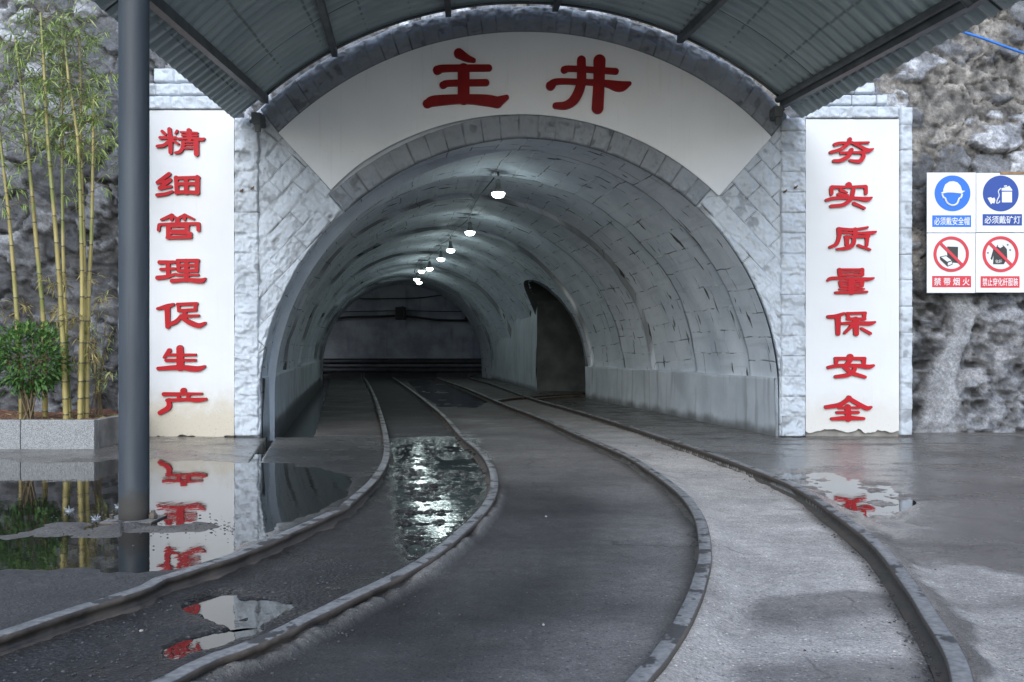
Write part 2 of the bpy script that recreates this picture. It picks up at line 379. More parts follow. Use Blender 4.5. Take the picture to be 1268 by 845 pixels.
def m_red():
    q = NM('red_letter_paint', .5, Specular_IOR_Level=.2); c = q.coord()
    base = q.mix(q.ramp(q.noise(c, 1.2, 3),.3,.7), (.36,.007,.012), (.44,.012,.020))
    base = q.mix(q.math('MULTIPLY', q.ramp(q.noise(c, 34, 3), .66, .74), .6), base, (.47,.10,.09))
    s = q.n('SeparateXYZ'); q.l(q.n('NewGeometry').outputs['Normal'], s.inputs[0])
    edge = q.ramp(s.outputs[1], -.6, -.2)                                     # side faces of the cut-out letter, in a darker red
    base = q.mix(edge, base, (.17,.03,.03))
    return q.out(base, None, q.bump(q.noise(c, 25, 3), .15, .004))
M_RED = m_red()
M_REDD = m_simple('deep_red_letter_paint', (.20,.004,.007), .45, .12, 8, .1)
M_REDD.node_tree.nodes['Principled BSDF'].inputs['Specular IOR Level'].default_value = .12
def m_granite():
    q = NM('speckled_granite', .5); c = q.coord(); v = q.n('TexVoronoi'); q.l(c, v.inputs['Vector']); v.inputs['Scale'].default_value = 150
    s = q.n('SeparateColor'); q.l(v.outputs['Color'], s.inputs[0])
    base = q.mix(q.ramp(s.outputs[0], .1, .9), (.12,.127,.133), (.25,.26,.265)); base = q.mix(q.ramp(q.noise(c, 110, 3),.55,.68), base, (.38,.39,.39))
    st = q.ramp(q.noise(q.coord(scale=(7,7,.6)), 1.4, 4), .58, .75); base = q.mix(q.math('MULTIPLY', st, .55), base, (.13,.13,.125))
    return q.out(base)
M_GRANITE = m_granite()
M_CONC = m_simple('planter_concrete', (.22,.21,.195), .8, .35, 4, .3)
M_SOIL = m_simple('red_brown_soil', (.17,.075,.045), .95, .5, 12, .9, 0, 60)
def m_leaf(name, a, b, c3):
    q = NM(name, .5); t = q.attr('tone'); base = q.mix(q.ramp(t,0,.6), a, b); base = q.mix(q.ramp(t,.6,1), base, c3)
    q.i(q.b, 'Base Color', base)
    tr = q.n('BsdfTranslucent'); q.l(base, tr.inputs[0]); mx = q.n('MixShader'); mx.inputs[0].default_value = .3
    o = q.t.nodes['Material Output']; q.l(q.b.outputs[0], mx.inputs[1]); q.l(tr.outputs[0], mx.inputs[2]); q.l(mx.outputs[0], o.inputs[0]); return q.m
M_BLEAF = m_leaf('bamboo_leaf', (.15,.23,.06), (.27,.37,.11), (.42,.48,.19))
M_DLEAF = m_leaf('dry_bamboo_leaf', (.25,.20,.08), (.38,.31,.14), (.18,.2,.06))
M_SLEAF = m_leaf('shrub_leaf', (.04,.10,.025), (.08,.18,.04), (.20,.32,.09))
def m_culm():
    q = NM('bamboo_culm', .4); t = q.attr('node'); c = q.coord()
    base = q.mix(q.ramp(q.noise(c, 3, 3),.3,.7), (.27,.225,.08), (.39,.325,.13)); base = q.mix(q.ramp(q.noise(c, 1.1, 2),.5,.6), base, (.20,.22,.07))
    return q.out(q.mix(t, base, (.06,.055,.02)))
M_CULM = m_culm()
M_TWIG = m_simple('brown_twig', (.12,.09,.05), .8, .3)
M_BLACK = m_simple('black_cable_rubber', (.018,.018,.019), .5, .3, 8)
M_PIPE = m_simple('dark_iron_pipe', (.03,.03,.031), .45, .4, 3)
M_FIX = m_simple('dusty_lamp_fitting', (.22,.235,.235), .6, .3)
M_BLUEC = m_simple('blue_plastic_cable', (.03,.16,.52), .4, .1)
M_WOOD = m_simple('weathered_lath_wood', (.28,.17,.09), .8, .3, 9)
M_DISCB = m_simple('sign_blue', (.008,.125,.56), .3, .06, 3, .02); M_DISCD = m_simple('sign_dark_blue', (.008,.045,.25), .3, .06, 3, .02)
M_SRED = m_simple('sign_red', (.52,.022,.04), .3, .06, 3, .02); M_SWHITE = m_simple('sign_white', (.62,.635,.655), .28, .03, 2, .02)
M_SBLACK = m_simple('sign_black', (.02,.02,.022), .3, .1, 3, .02)
M_SPLASH = NM('water_splash_water', .06, (.22,.24,.26)).m
q = NM('lamp_bulb_glow', .3, (1,1,1)); q.b.inputs['Emission Color'].default_value = (.86,1,.98,1); q.b.inputs['Emission Strength'].default_value = 14; M_GLOW = q.m

# ------------------------------------------------------------------ rails as plan curves (used by the ground too)
ZR = .07
RA = [(-330,865),(-160,828),(0,784),(82,757),(171,729),(204,714),(286,688),(347,663),(420,630),(432,615+6),(464,592),(478,566),(478,542),(472,516),(464,492),(456,475),(451,467.5)]
RB = [(-60,960),(90,890),(196,845),(261,814),(326,790),(420,745),(521,695),(579,650),(604,622),(612,599),(608,577),(595,558),(572,539),(550,515),(528,497),(505,480),(486,467)]
RC = [(640,1020),(724,915),(790,841),(818,809),(846,766),(865,722),(873,683),(867,643),(850,616),(828,597),(796,575),(767,559),(719,539),(672,518),(624,500),(576,480),(541,468)]
RD = [(1180,1020),(1200,915),(1191,838),(1178,802),(1152,761),(1126,722),(1087,674),(1044,640),(992,605),(936,581),(872,558),(799,534),(751,519),(703,505),(656,492),(608,475),(580,466.5),(592,462.3),(640,460)]
def uv_of(curve, v):
    c = [p for p in curve]
    a = np.array([(p[0]+0.0, p[1]) for p in c]); 
    keep = np.concatenate([[True], np.diff(a[:,1]) < 0]); a = a[keep][::-1]
    Yr = F*(1-ZR)/(a[:,1]-HZ); v0 = HZ + F/Yr                                  # foot of the rail on the ground
    return np.interp(v, v0, a[:,0])

# ------------------------------------------------------------------ portal numbers
YF = 11.2
def FX(u, Y=YF): return (u-CU)/F*Y
def FZ(v, Y=YF): return 1-(v-HZ)/F*Y
PX = F/YF
AX = -.168                                                                    # the tunnel runs off to the left of the view
YT0, YT1 = 11.24, 36.0
HW, SPR, RV = 3.0, .45, 3.0                                                   # half width, springing height, vault radius
CX0 = FX(644)
def axis(Y): return CX0 + AX*(Y-YF)

# ------------------------------------------------------------------ ground
def sdpoly(u, v, pts):
    pts = np.asarray(pts, float); d = np.full(u.shape, 1e9); ins = np.zeros(u.shape, bool); n = len(pts)
    for i in range(n):
        a = pts[i]; b = pts[(i+1)%n]; e = b-a; wx = u-a[0]; wy = v-a[1]
        t = np.clip((wx*e[0]+wy*e[1])/(e@e+1e-9), 0, 1); d = np.minimum(d, (wx-t*e[0])**2+(wy-t*e[1])**2)
        c = ((a[1] <= v) & (b[1] > v)) | ((b[1] <= v) & (a[1] > v))
        xi = a[0] + (v-a[1])/(e[1]+1e-12)*e[0]; ins ^= c & (u < xi)
    return np.where(ins, 1, -1)*np.sqrt(d)                                     # positive inside
vrow = np.concatenate([np.linspace(458, 470, 16, endpoint=False), np.arange(470, 900, .9), np.linspace(900, 1640, 90)])
ucol = np.concatenate([np.linspace(-900,-120,60,endpoint=False), np.arange(-120, 1390, 1.9), np.linspace(1390, 2200, 60)])
VV, UU = np.meshgrid(vrow, ucol, indexing='ij')
GY = F/(VV-HZ); GX = (UU-CU)/F*GY
uA, uB, uC, uD = (uv_of(c, VV) for c in (RA, RB, RC, RD))
nz1 = fbm(GX*1.3, GY*1.3, 3, 5); nz2 = fbm(GX*5, GY*5, 9, 4); nz3 = fbm(GX*16, GY*16, 15, 3)
h = .004 + .0035*nz1 + .0018*nz2 + .001*nz3
L = UU < uA; AB = (UU >= uA) & (UU < uB); BC = (UU >= uB) & (UU < uC); CD = (UU >= uC) & (UU < uD); RR = UU >= uD
PUD = {
 'yard':   [(-420,575),(-60,566),(40,572),(120,570),(200,566),(300,572),(390,575),(436,590),(430,612),(380,640),(330,662),(270,690),(215,703),(120,707),(20,700),(-120,712),(-420,720)],
 'glint':  [(492,545),(590,546),(602,575),(606,600),(592,628),(560,660),(525,686),(505,690),(498,660),(488,625),(492,590),(486,570)],
 'mid':    [(222,745),(262,738),(330,737),(372,742),(360,757),(330,772),(290,778),(232,768)],
 'low':    [(200,800),(240,786),(300,778),(325,779),(300,790),(262,810),(220,822),(195,818)],
 'inner':  [(504,471),(545,471),(570,480),(606,497),(590,505),(545,504),(520,489)],
 'right':  [(960,588),(1010,582),(1060,590),(1120,600),(1135,618),(1110,640),(1075,637),(1030,618),(985,602)],
}
scale_px = (VV-HZ)/F                                                           # metres -> px factor /1000
wob = (nz1*5 + nz2*3.5)*np.clip((VV-HZ)/160, .15, 2)
pud = {k: sdpoly(UU, VV, p) for k, p in PUD.items()}
sd = pud['yard'] + wob
spit = np.exp(-((VV-650+nz1*4)/8)**2)*np.clip((UU-40)/60,0,1)*np.clip((300-UU)/50,0,1) + .8*np.exp(-((VV-655+nz1*6)/11)**2)*(UU < 150)
h -= sst(sd+nz3*3, -8, 10)*.022; h += .004*nz3*sst(sd,-14,-4)*(1-sst(sd,2,10)); h += sst(sd,-2,8)*spit*(.019+.010*nz2)
sd2 = pud['glint'] + wob; h -= sst(sd2, -6, 8)*(.013 - .011*np.clip(nz2,-.3,1) - .012*nz3)
for k, dd in (('mid',.022),('low',.020)): h -= sst(pud[k]+wob*.9+nz3*2.5+nz2*2, -4, 3)*(dd + .006 - .008*nz2 - .010*nz3)
h -= sst(pud['inner']+wob, -3, 3)*(.020-.012*np.clip(nz2,-.4,1))
h -= sst(pud['right']+wob*1.8+nz3*4, -14, 16)*(.017-.012*nz2-.008*nz3)
# zone numbers: albedo, wetness, warmth, gravel
alb = np.full(UU.shape, .10); wet = np.full(UU.shape, .55); warm = np.full(UU.shape, .5); grav = np.zeros(UU.shape)
edge = lambda m_, lo, hi: np.where(m_, lo, hi)
alb[L] = .115; wet[L] = .80; warm[L] = .75
asp = L & (VV > 698); t = sst(VV, 690, 712)
alb = np.where(L, alb*(1-t)+.06*t, alb); wet = np.where(L, wet*(1-t)+.35*t, wet); warm = np.where(L, warm*(1-t)+.35*t, warm); grav = np.where(L, .5*t, grav)
t = sst(UU, 300, 335)*sst(VV,548,560)*(1-sst(VV,690,700)); alb = np.where(L, alb*(1-.45*t), alb); warm = np.where(L, warm*(1-.6*t), warm)
alb[AB] = .030; wet[AB] = .56; warm[AB] = .3; grav[AB] = 1
t = 1-sst(VV, 540, 546); alb = np.where(AB, alb*(1-t)+.055*t, alb); grav = np.where(AB, grav*(1-t)+.15*t, grav); wet = np.where(AB, wet*(1-t)+.2*t, wet)
tt = np.clip((UU-uB)/(uC-uB+1e-6), 0, 1)
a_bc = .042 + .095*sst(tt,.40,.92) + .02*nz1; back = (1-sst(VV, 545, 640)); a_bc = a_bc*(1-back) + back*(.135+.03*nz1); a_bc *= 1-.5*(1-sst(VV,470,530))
dark = np.exp(-((VV-748+nz1*10)/16)**2)*sst(tt,.25,.5)*(1-sst(tt,.75,.95)); a_bc = a_bc*(1-.35*dark)
alb[BC] = a_bc[BC]; wet[BC] = (.30+.15*nz1)[BC]; warm[BC] = (.28+.32*back)[BC]; grav[BC] = .25
fil = (UU-uB)/(26*(VV-HZ)/270+1); fb = (fil > 0) & (fil < 1) & BC                                   # sand fillet along the second rail
fm = np.where(fb, 1-sst(fil,.55,1), 0)*sst(VV, 585, 640)*np.clip(.85+.4*nz2,0,1)
alb = alb + fm*.11; h = h + fm*.045; warm = warm + fm*.2
dk = np.where(BC, 1-sst((uC-UU)/(34*(VV-HZ)/270+1), .2, 1), 0); alb *= 1-.5*dk                          # dark mud against the third rail
strip = np.exp(-((VV-757+nz1*9)/15)**2)*sst(UU,905,950)*.9 + sst(VV+nz1*9, 800, 822)*sst(UU,880,930)*.75 + np.exp(-((VV-626+nz1*5)/4)**2)*.35*sst(UU,930,960) + .5*np.exp(-((VV-742+nz1*7)/5)**2)*sst(UU,930,970)
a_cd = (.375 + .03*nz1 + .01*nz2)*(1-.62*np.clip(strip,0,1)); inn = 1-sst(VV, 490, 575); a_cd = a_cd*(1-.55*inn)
alb[CD] = a_cd[CD]; wet[CD] = (.08+.55*np.clip(strip,0,1)+.15*inn)[CD]; warm[CD] = (.55+.0*VV)[CD]; grav[CD] = .35
dk = np.where(CD, 1-sst((uD-UU)/(38*(VV-HZ)/270+1), .3, 1), 0)*sst(VV,600,640); alb *= 1-.62*dk; h -= dk*.012; grav = np.maximum(grav, dk*.9)
pale = sst(sdpoly(UU, VV, [(1128,700),(1165,684),(1215,694),(1262,712),(1420,735),(1420,1100),(1225,1100),(1208,845),(1185,790),(1155,735)])+wob*1.8, -5, 14)
pale = np.maximum(pale, .8*sst(sdpoly(UU,VV,[(1085,646),(1130,648),(1165,656),(1110,657)])+wob*.7,-2,4))
pale *= 1-.55*np.exp(-((VV-752+nz1*12)/7)**2)
alb[RR] = (.125+.025*nz1+.19*pale)[RR]; wet[RR] = (.78+.22*fbm(GX*.9, GY*3.2, 44, 4)-.6*pale)[RR]; warm[RR] = (.75-.15*pale)[RR]; grav[RR] = (.25+0*pale)[RR]
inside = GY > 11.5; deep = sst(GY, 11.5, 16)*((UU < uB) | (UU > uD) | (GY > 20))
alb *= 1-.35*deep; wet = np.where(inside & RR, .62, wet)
dXc = (UU-uC)/F*GY; dXd = (UU-uD)/F*GY                                          # sand banked up against the far sides of the two right rails
h += np.where(CD, .046*(1-sst(dXc, .03, .22)), 0)*(1-sst(GY,9,14)); h += np.where(RR, .042*(1-sst(dXd+.03*nz2, .035, .20)), 0)*(1-sst(GY,9,14))
mud = sst(sd,-12,6)*.0 + sst(pud['glint']+wob,-12,4)+sst(pud['mid']+wob,-10,4)+sst(pud['low']+wob,-10,4)
wet = np.clip(wet + .5*np.clip(mud,0,1), 0, 1); alb *= 1-.35*np.clip(mud,0,1)
wet = np.where(L & (spit > .3), wet*.6, wet); grav = np.where(L, np.maximum(grav, np.clip(spit,0,1)*.8), grav)
rim = np.exp(-((GY-YF+.12)/.10)**2)*(GX < -2.75); alb += .0*rim
# gutter: along the left tunnel wall and the slot that leads out of it
wallL = axis(GY)-HW
gut = (GX > wallL-.4) & (GX < wallL+.62-.012*(GY-11)) & (GY > 11.18)
slot = sdpoly(UU, VV, [(331,541),(341,541),(322,572),(312,576),(308,574)]) > 0
h = np.where(gut | slot, -.30+.03*nz2, h); alb = np.where(gut | slot, .03, alb); wet = np.where(gut, .95, wet)
# step of the walkway slab inside
wk = (GX > wallL+.62-.012*(GY-11)) & (UU < uA-3) & (GY > 11.25); h = np.where(wk, h+.012, h); alb = np.where(wk, .075+.02*nz1, alb); wet = np.where(wk, .3, wet); warm = np.where(wk,.6,warm)
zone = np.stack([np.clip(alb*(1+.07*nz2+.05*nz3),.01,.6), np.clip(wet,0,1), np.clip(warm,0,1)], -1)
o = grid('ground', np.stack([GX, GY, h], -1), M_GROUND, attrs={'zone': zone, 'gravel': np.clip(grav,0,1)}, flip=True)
struct(o, label='wet concrete and mud ground of the yard and the tunnel floor')
b = MB(); b.add([(-60,-60,-.32),(60,-60,-.32),(60,60,-.32),(-60,60,-.32)], [[0,1,2,3]])
struct(b.build('terrain', M_GROUND))
n = 60; gx, gy = np.meshgrid(np.linspace(-30,30,n), np.linspace(-40,1.02,n), indexing='ij')
struct(grid('yard', np.stack([gx,gy,-.012+0*gx],-1), M_GROUND, attrs={'zone': np.stack([.12+0*gx,.5+0*gx,.5+0*gx],-1), 'gravel': .2+0*gx}))
def water(name, pts, z, m, grow=0):
    V = [G(u, v)*1.0 for u, v in pts]; V = [(p[0], p[1], z) for p in V]
    b = MB(); b.add(V, [list(range(len(V)))]); o = b.build(name, m); return struct(o)
def expand(pts, k):
    c = np.mean(pts, axis=0); return [tuple(c + (np.array(p)-c)*k) for p in pts]
water('puddle', [(-420,562),(445,562),(448,600),(400,634),(300,680),(230,712),(-420,726)], -.0065, M_WATER)
water('puddle', expand(PUD['glint'],1.06), -.0060, M_WATER2)
water('puddle', expand(PUD['mid'],1.12), -.0068, M_WATER)
water('puddle', expand(PUD['low'],1.12), -.0068, M_WATER)
water('puddle', expand(PUD['inner'],1.08), -.0062, M_WATER2)
water('puddle', expand(PUD['right'],1.10), -.0062, M_WATER)
b = MB(); ys = [11.3, 20, 30, 36]; V = []
for y in ys: V += [(axis(y)-HW-.05, y, -.24), (axis(y)-HW+.64, y, -.24)]
b.add(V, [[2*i,2*i+1,2*i+3,2*i+2] for i in range(3)]); struct(b.build('gutter_water', M_WATER2))

# ------------------------------------------------------------------ tunnel
NP = 120
def profile(off=0.0, proud=0.0):
    """cross-section (c, z, arc length) from the left foot over the crown to the right foot"""
    out = [(-HW-off, -.35), (-HW-off, .05), (-HW-off, SPR)]
    for a in np.linspace(180, 0, NP)[1:-1]: out.append(((RV+off)*math.cos(R(a)), SPR + (RV+off+.03)*math.sin(R(a))))
    out += [(HW+off, SPR), (HW+off, .05), (HW+off, -.35)]
    return np.array(out)
tunnel = empty('mine_tunnel', (CX0, YT0, 0), 'whitewashed block vault running back to the left under a string of lamps', 'tunnel')
seams = [(11.24,0),(12.05,.0),(12.08,.035),(13.95,.03),(14.0,.10),(15.9,.07),(15.95,.02),(17.6,.03),(17.65,.09),(19.9,.06),(19.95,.0),(21.5,.05),(24.6,.06),(24.65,.0),(26.5,.03),(26.55,.10),(28.6,.05),(28.65,-.04),(31,.0),(31.05,.07),(33.4,.03),(33.45,-.05),(36,-.05)]
sy = np.array([s_[0] for s_ in seams]); so = np.array([s_[1] for s_ in seams])
ysv = np.unique(np.concatenate([np.arange(YT0, YT1+.001, .11), sy]))
OPC, OPW, OPS, OPR = 22.2, 1.95, 1.15, 1.45                                    # side opening: centre, half width, springing, rise
rows = []; UVs = []; seamA = []
for y in ysv:
    p = profile(np.interp(y, sy, so)); d = np.concatenate([[0], np.cumsum(np.hypot(*np.diff(p, axis=0).T))])
    nn = fbm(np.full(len(p), y*1.1), d*1.1, 21, 4)*.022 + fbm(np.full(len(p), y*4), d*4, 25, 3)*.008
    cc = p[:,0]; zz = p[:,1]; nr = np.hypot(cc, np.maximum(zz-SPR,0))+1e-6
    k = sst(np.full(len(p), y), YT0, YT0+.3)
    X = axis(y) + cc*(1+nn*k/nr); Z = zz + np.where(zz > SPR, (zz-SPR)/nr*nn*k, 0)
    rows.append(np.stack([X, np.full(len(p), y), Z], -1)); UVs.append(np.stack([np.full(len(p), y), d], -1))
    sd_ = min(abs(y-s_[0]-.02) for s_ in seams[1:-1] if True)
    seamA.append((sd_ < .022)*np.clip(.55+1.6*vnoise(d*2.3, np.full(len(p), y*.2), 5), 0, 1))
VX = np.array(rows); UVv = np.array(UVs); SA = np.array(seamA)
cen = .25*(VX[:-1,:-1]+VX[1:,:-1]+VX[:-1,1:]+VX[1:,1:])
def in_open(y, z, grow=0.0):
    t = np.clip(1-((y-OPC)/(OPW+grow))**2, 0, None); return (np.abs(y-OPC) < OPW+grow) & (z < OPS+(OPR+grow)*np.sqrt(t))
hole = in_open(cen[...,1], cen[...,2], -.03) & (cen[...,0] > np.array([axis(y) for y in cen[:,0,1]])[:,None])
grid('vault', VX, M_VAULT, tunnel, mask=~hole, uv=UVv, attrs={'seam': SA})
# low side walls, slightly proud of the vault
def side_wall(sg, y0, y1):
    ys = np.arange(y0, y1+.001, .12); zs = np.concatenate([np.linspace(-.35,.64,22), [.67,.68]])
    A = []
    for y in ys:
        pr = .035 + .012*fbm(np.full(len(zs), y*1.7), zs*1.7, 31+sg, 4); pr[-1] = -.12
        A.append(np.stack([axis(y)+sg*(HW-pr+.035*np.clip(.3-zs,0,1)*-1), np.full(len(zs), y), zs + .012*vnoise(np.full(len(zs), y*1.3), zs*0, 7)], -1))
    return grid('side_wall', np.array(A), M_SIDE, tunnel, flip=(sg > 0))
side_wall(-1, YT0+.0, 36); side_wall(1, YT0, OPC-OPW); side_wall(1, OPC+OPW, 36)
# side passage branching to the right
pr = [(OPC-OPW, z) for z in np.linspace(-.35, OPS, 8)] + [(OPC-OPW*math.cos(a), OPS+OPR*math.sin(a)) for a in np.linspace(0, math.pi, 30)[1:-1]] + [(OPC+OPW, z) for z in np.linspace(OPS, -.35, 8)]
A = []
for y, z in pr:
    wl = HW if z < SPR else math.sqrt(max(.1, RV**2-(z-SPR)**2)); x0 = axis(y)+wl-.03
    A.append([(x0, y, z)] + [(x0+d, y+d*.12, z) for d in (.15,.6,1.2,2.2,3.5,5,7)])
A = np.array(A); A[:,1:] += (fbm(A[:,1:,0]*1.5, A[:,1:,2]*1.5+A[:,1:,1], 41, 4)*.03)[...,None]
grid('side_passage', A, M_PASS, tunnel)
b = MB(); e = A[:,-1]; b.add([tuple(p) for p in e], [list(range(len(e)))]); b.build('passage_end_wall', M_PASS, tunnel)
# masonry pier beyond the side passage: its left face lines the tunnel, its front face closes the passage mouth
b = MB(); V = [(.607,23.5),(-.95,36.0),(4.2,36.0),(4.2,23.9)]; zz_ = [-.35, 3.3]
n_ = 24; X = np.zeros((n_, 14, 3))
for i, f in enumerate(np.linspace(0, 1, n_)):
    for j, z_ in enumerate(np.linspace(-.35, 3.2, 14)): X[i,j] = (.607-1.557*f+.03*vnoise(np.array([f*9.]), np.array([z_*2.]), 61)[0], 23.5+12.5*f, z_)
grid('pier', X, M_SIDE, tunnel)
b.add([(.607,23.5,-.35),(4.2,23.9,-.35),(4.2,23.9,3.2),(.607,23.5,3.2)], [[0,1,2,3]]); b.build('pier_front', M_PASS, tunnel)
# cross passage at the far end
pe = profile(-.05); V = []; 
for c_, z_ in pe:
    ang = math.atan2(max(z_-SPR,-.4), c_); V.append((axis(36)+c_, 36.0, z_))
for (x, y, z), (c_, z_) in zip(list(V), pe):
    k = 9.0/max(.1, math.hypot(c_, max(z_-SPR, 0))); V.append((axis(36)+c_*k, 36.0, z_ if z_ <= SPR else SPR+(z_-SPR)*k))
n = len(pe); b = MB(); b.add(V, [[i,i+1,n+i+1,n+i] for i in range(n-1)]); b.build('arch_face', M_DIM, tunnel)
gx, gz = np.meshgrid(np.linspace(-17,9,160), np.linspace(-.3,6,50), indexing='ij')
gy = 44 + .05*fbm(gx*.8, gz*.8, 51, 4)
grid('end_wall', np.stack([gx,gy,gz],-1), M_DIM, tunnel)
b = MB(); b.add([(-17,36,6),(9,36,6),(9,44.2,6),(-17,44.2,6)], [[0,1,2,3]]); b.add([(-17,36,-.3),(-17,44.2,-.3),(-17,44.2,6),(-17,36,6)], [[0,1,2,3]]); b.add([(9,36,-.3),(9,44.2,-.3),(9,44.2,6),(9,36,6)], [[0,1,2,3]])
b.build('passage_shell', M_DIM, tunnel)

# ------------------------------------------------------------------ portal facade
portal = empty('tunnel_portal', (CX0, YF, 0), 'stone clad arched portal with a white fan shaped name board above the opening', 'portal')
R1, R2, CV = 322.0, 351.0, 493.0                                               # opening and archivolt radii (px), centre row
def arc(r, ang, bump=True):
    """point in the facade plane; ang measured from the right foot, degrees"""
    a = R(ang); du = r*math.cos(a); v = CV - r*math.sin(a)
    if du < 0 and bump: v += 7*math.sin(2*(math.pi-a))
    return 644+du, v
def blocks(s, t, bw, bh, seed, joint=.007, amp=.02):
    row = np.floor(t/bh); s2 = s + row*bw*.5 + (hash2(row, row*0, seed)-.5)*bw*.3 if bw < 5 else np.full(np.shape(s), bw*.5); colm = np.floor(s2/bw)
    fs = s2/bw-colm; ft = t/bh-row; e = np.minimum(np.minimum(fs,1-fs)*bw, np.minimum(ft,1-ft)*bh)
    tilt = (hash2(colm,row,seed+1)-.5)*2*(fs-.5) + (hash2(colm,row,seed+2)-.5)*2*(ft-.5)
    face = sst(e, 0, joint*2.2)
    chis = fbm(s*7+hash2(colm,row,seed+4)*40, t*7, seed+3, 4)
    ridge = 1-np.abs(fbm(s*4+hash2(colm,row,seed+5)*60, t*4.6, seed+8, 3))*2
    fine = 1-np.abs(fbm(s*13+hash2(colm,row,seed+7)*30, t*15, seed+12, 3))*2.4
    wear = sst(fbm(s*2.3, t*2.3, seed+20, 3), -.35, .25)
    return face*(.006 + amp*(.50*tilt + .60*chis + .60*ridge + .34*fine) + .008*hash2(colm,row,seed+6)), np.clip((1-sst(e, joint*.4, joint*1.3))*(.25+.75*wear) + .55*(1-sst(ridge, -.75, -.35))*face*(hash2(colm,row,seed+31) > .35), 0, 1)
def facing(name, U, V_, Y0, m, parent, st, bw, bh, seed, amp=.02, flip=False, close=True):
    """structured sheet in facade pixel coordinates, displaced towards the viewer by the block pattern"""
    hgt, gr = blocks(st[0], st[1], bw, bh, seed, amp=amp)
    if close:
        for sl in (np.s_[0,:], np.s_[-1,:], np.s_[:,0], np.s_[:,-1]): hgt[sl] = -.05; gr[sl] = .8
    Y = Y0 - hgt
    return grid(name, np.stack([FX(U), Y, FZ(V_)], -1), m, parent, attrs={'grime': gr}, flip=flip)
# core wall behind the facing
A = []
for ang in np.concatenate([np.linspace(-9, 189, 120)]):
    u0, v0 = arc(R1+1.5, min(max(ang,0),180)); 
    if ang < 0 or ang > 180: v0 = CV + 60*(abs(ang-90)-90)/9
    uo = 644 + 484*math.cos(R(ang)); vo = 494 - 484*math.sin(R(ang)) if 0 <= ang <= 180 else v0
    uo = min(max(uo, 292), 996)
    A.append([(FX(u0), YF+.04, FZ(v0)), (FX(uo), YF+.04, FZ(vo)), (FX(uo), YF+.75, FZ(vo)), (FX(u0), YF+.75, FZ(v0))])
grid('wall_core', np.array(A), M_CLAD, portal, attrs={'grime': np.zeros((120,4))}, smooth=False)
# archivolt round the opening and outer ring over the name board
def ring(name, r0, r1, a0, a1, cu, cv, Y0, m, seed, bump):
    n = 420; k = 26; ang = np.linspace(a0, a1, n); rr = np.linspace(r0, r1, k); U = np.zeros((n,k)); V_ = np.zeros((n,k))
    for i, a in enumerate(ang):
        for j, r in enumerate(rr):
            if bump: U[i,j], V_[i,j] = arc(r, a)
            else: U[i,j] = cu+r*math.cos(R(a)); V_[i,j] = cv-r*math.sin(R(a))
    st = (np.repeat(((rr-r0)/PX)[None,:], n, 0)+.05, np.repeat((np.radians(ang)*((r0+r1)/2)/PX)[:,None], k, 1))
    hg, gr = blocks(st[0]+3, st[1], 50, .215, seed, amp=.022)
    ed = np.minimum(rr-r0, r1-rr)/PX; hg = hg*sst(ed,0,.02)[None,:]
    hg[0]=hg[-1]=-.05; hg[:,0]=-.06; hg[:,-1]=-.06; gr[:,0]=gr[:,-1]=.8
    return grid(name, np.stack([FX(U), Y0-hg, FZ(V_)],-1), m, portal, attrs={'grime': gr})
ring('archivolt', R1, R2, 47.5, 132.5, 644, CV, YF-.02, M_RING, 61, True)
ring('outer_arch', 430, 487, 44.7, 135.6, 648.5, 496-.0, YF-.03, M_RING, 67, False) if False else None
n = 460; k = 30; U = np.zeros((n,k)); V_ = np.zeros((n,k)); t = np.linspace(0,1,n)
def arc2(cu, cv, r, pl, pr_, t):
    a0 = math.atan2(cv-pl[1], pl[0]-cu); a1 = math.atan2(cv-pr_[1], pr_[0]-cu); a = a0+(a1-a0)*t; rr = np.hypot(pl[0]-cu,pl[1]-cv)*(1-t)+np.hypot(pr_[0]-cu,pr_[1]-cv)*t
    m_ = 1-(2*t-1)**2; rr = rr + (r-rr)*np.clip(m_*3,0,1)
    return cu+rr*np.cos(a), cv-rr*np.sin(a)
iu, iv = arc2(649, 470, 430, (345,165), (955,170), t); ou, ov = arc2(648, 496, 487.5, (322,136), (975,145), t)
for j in range(k):
    f = j/(k-1); U[:,j] = iu*(1-f)+ou*f; V_[:,j] = iv*(1-f)+ov*f
hg, gr = blocks(np.repeat((np.arange(k)/(k-1)*.55)[None], n, 0), np.repeat((t*7.6)[:,None], k, 1), 50, .20, 71, amp=.024)
ed = np.minimum(np.arange(k), k-1-np.arange(k))/(k-1)*.5; hg = hg*sst(ed,0,.03)[None,:]; hg[0]=hg[-1]=-.05; hg[:,0]=hg[:,-1]=-.06; gr[:,0]=gr[:,-1]=.9
grid('outer_arch', np.stack([FX(U), YF-.035-hg, FZ(V_)],-1), M_RING, portal, attrs={'grime': gr}, flip=True)
# name board
lu, lv = arc2(644, CV, R2, (410,235.5), (890,243), t); k = 24; U = np.zeros((n,k)); V_ = np.zeros((n,k))
for j in range(k):
    f = j/(k-1); U[:,j] = lu*(1-f)+iu*f; V_[:,j] = lv*(1-f)+iv*f
Yb = np.full((n,k), YF-.012) + .002*fbm(U*.03, V_*.03, 81, 3)
board = grid('name_board', np.stack([FX(U), Yb, FZ(V_)],-1), M_BOARD, portal, flip=True)
board['label'] = 'white fan shaped board with two dark red characters'
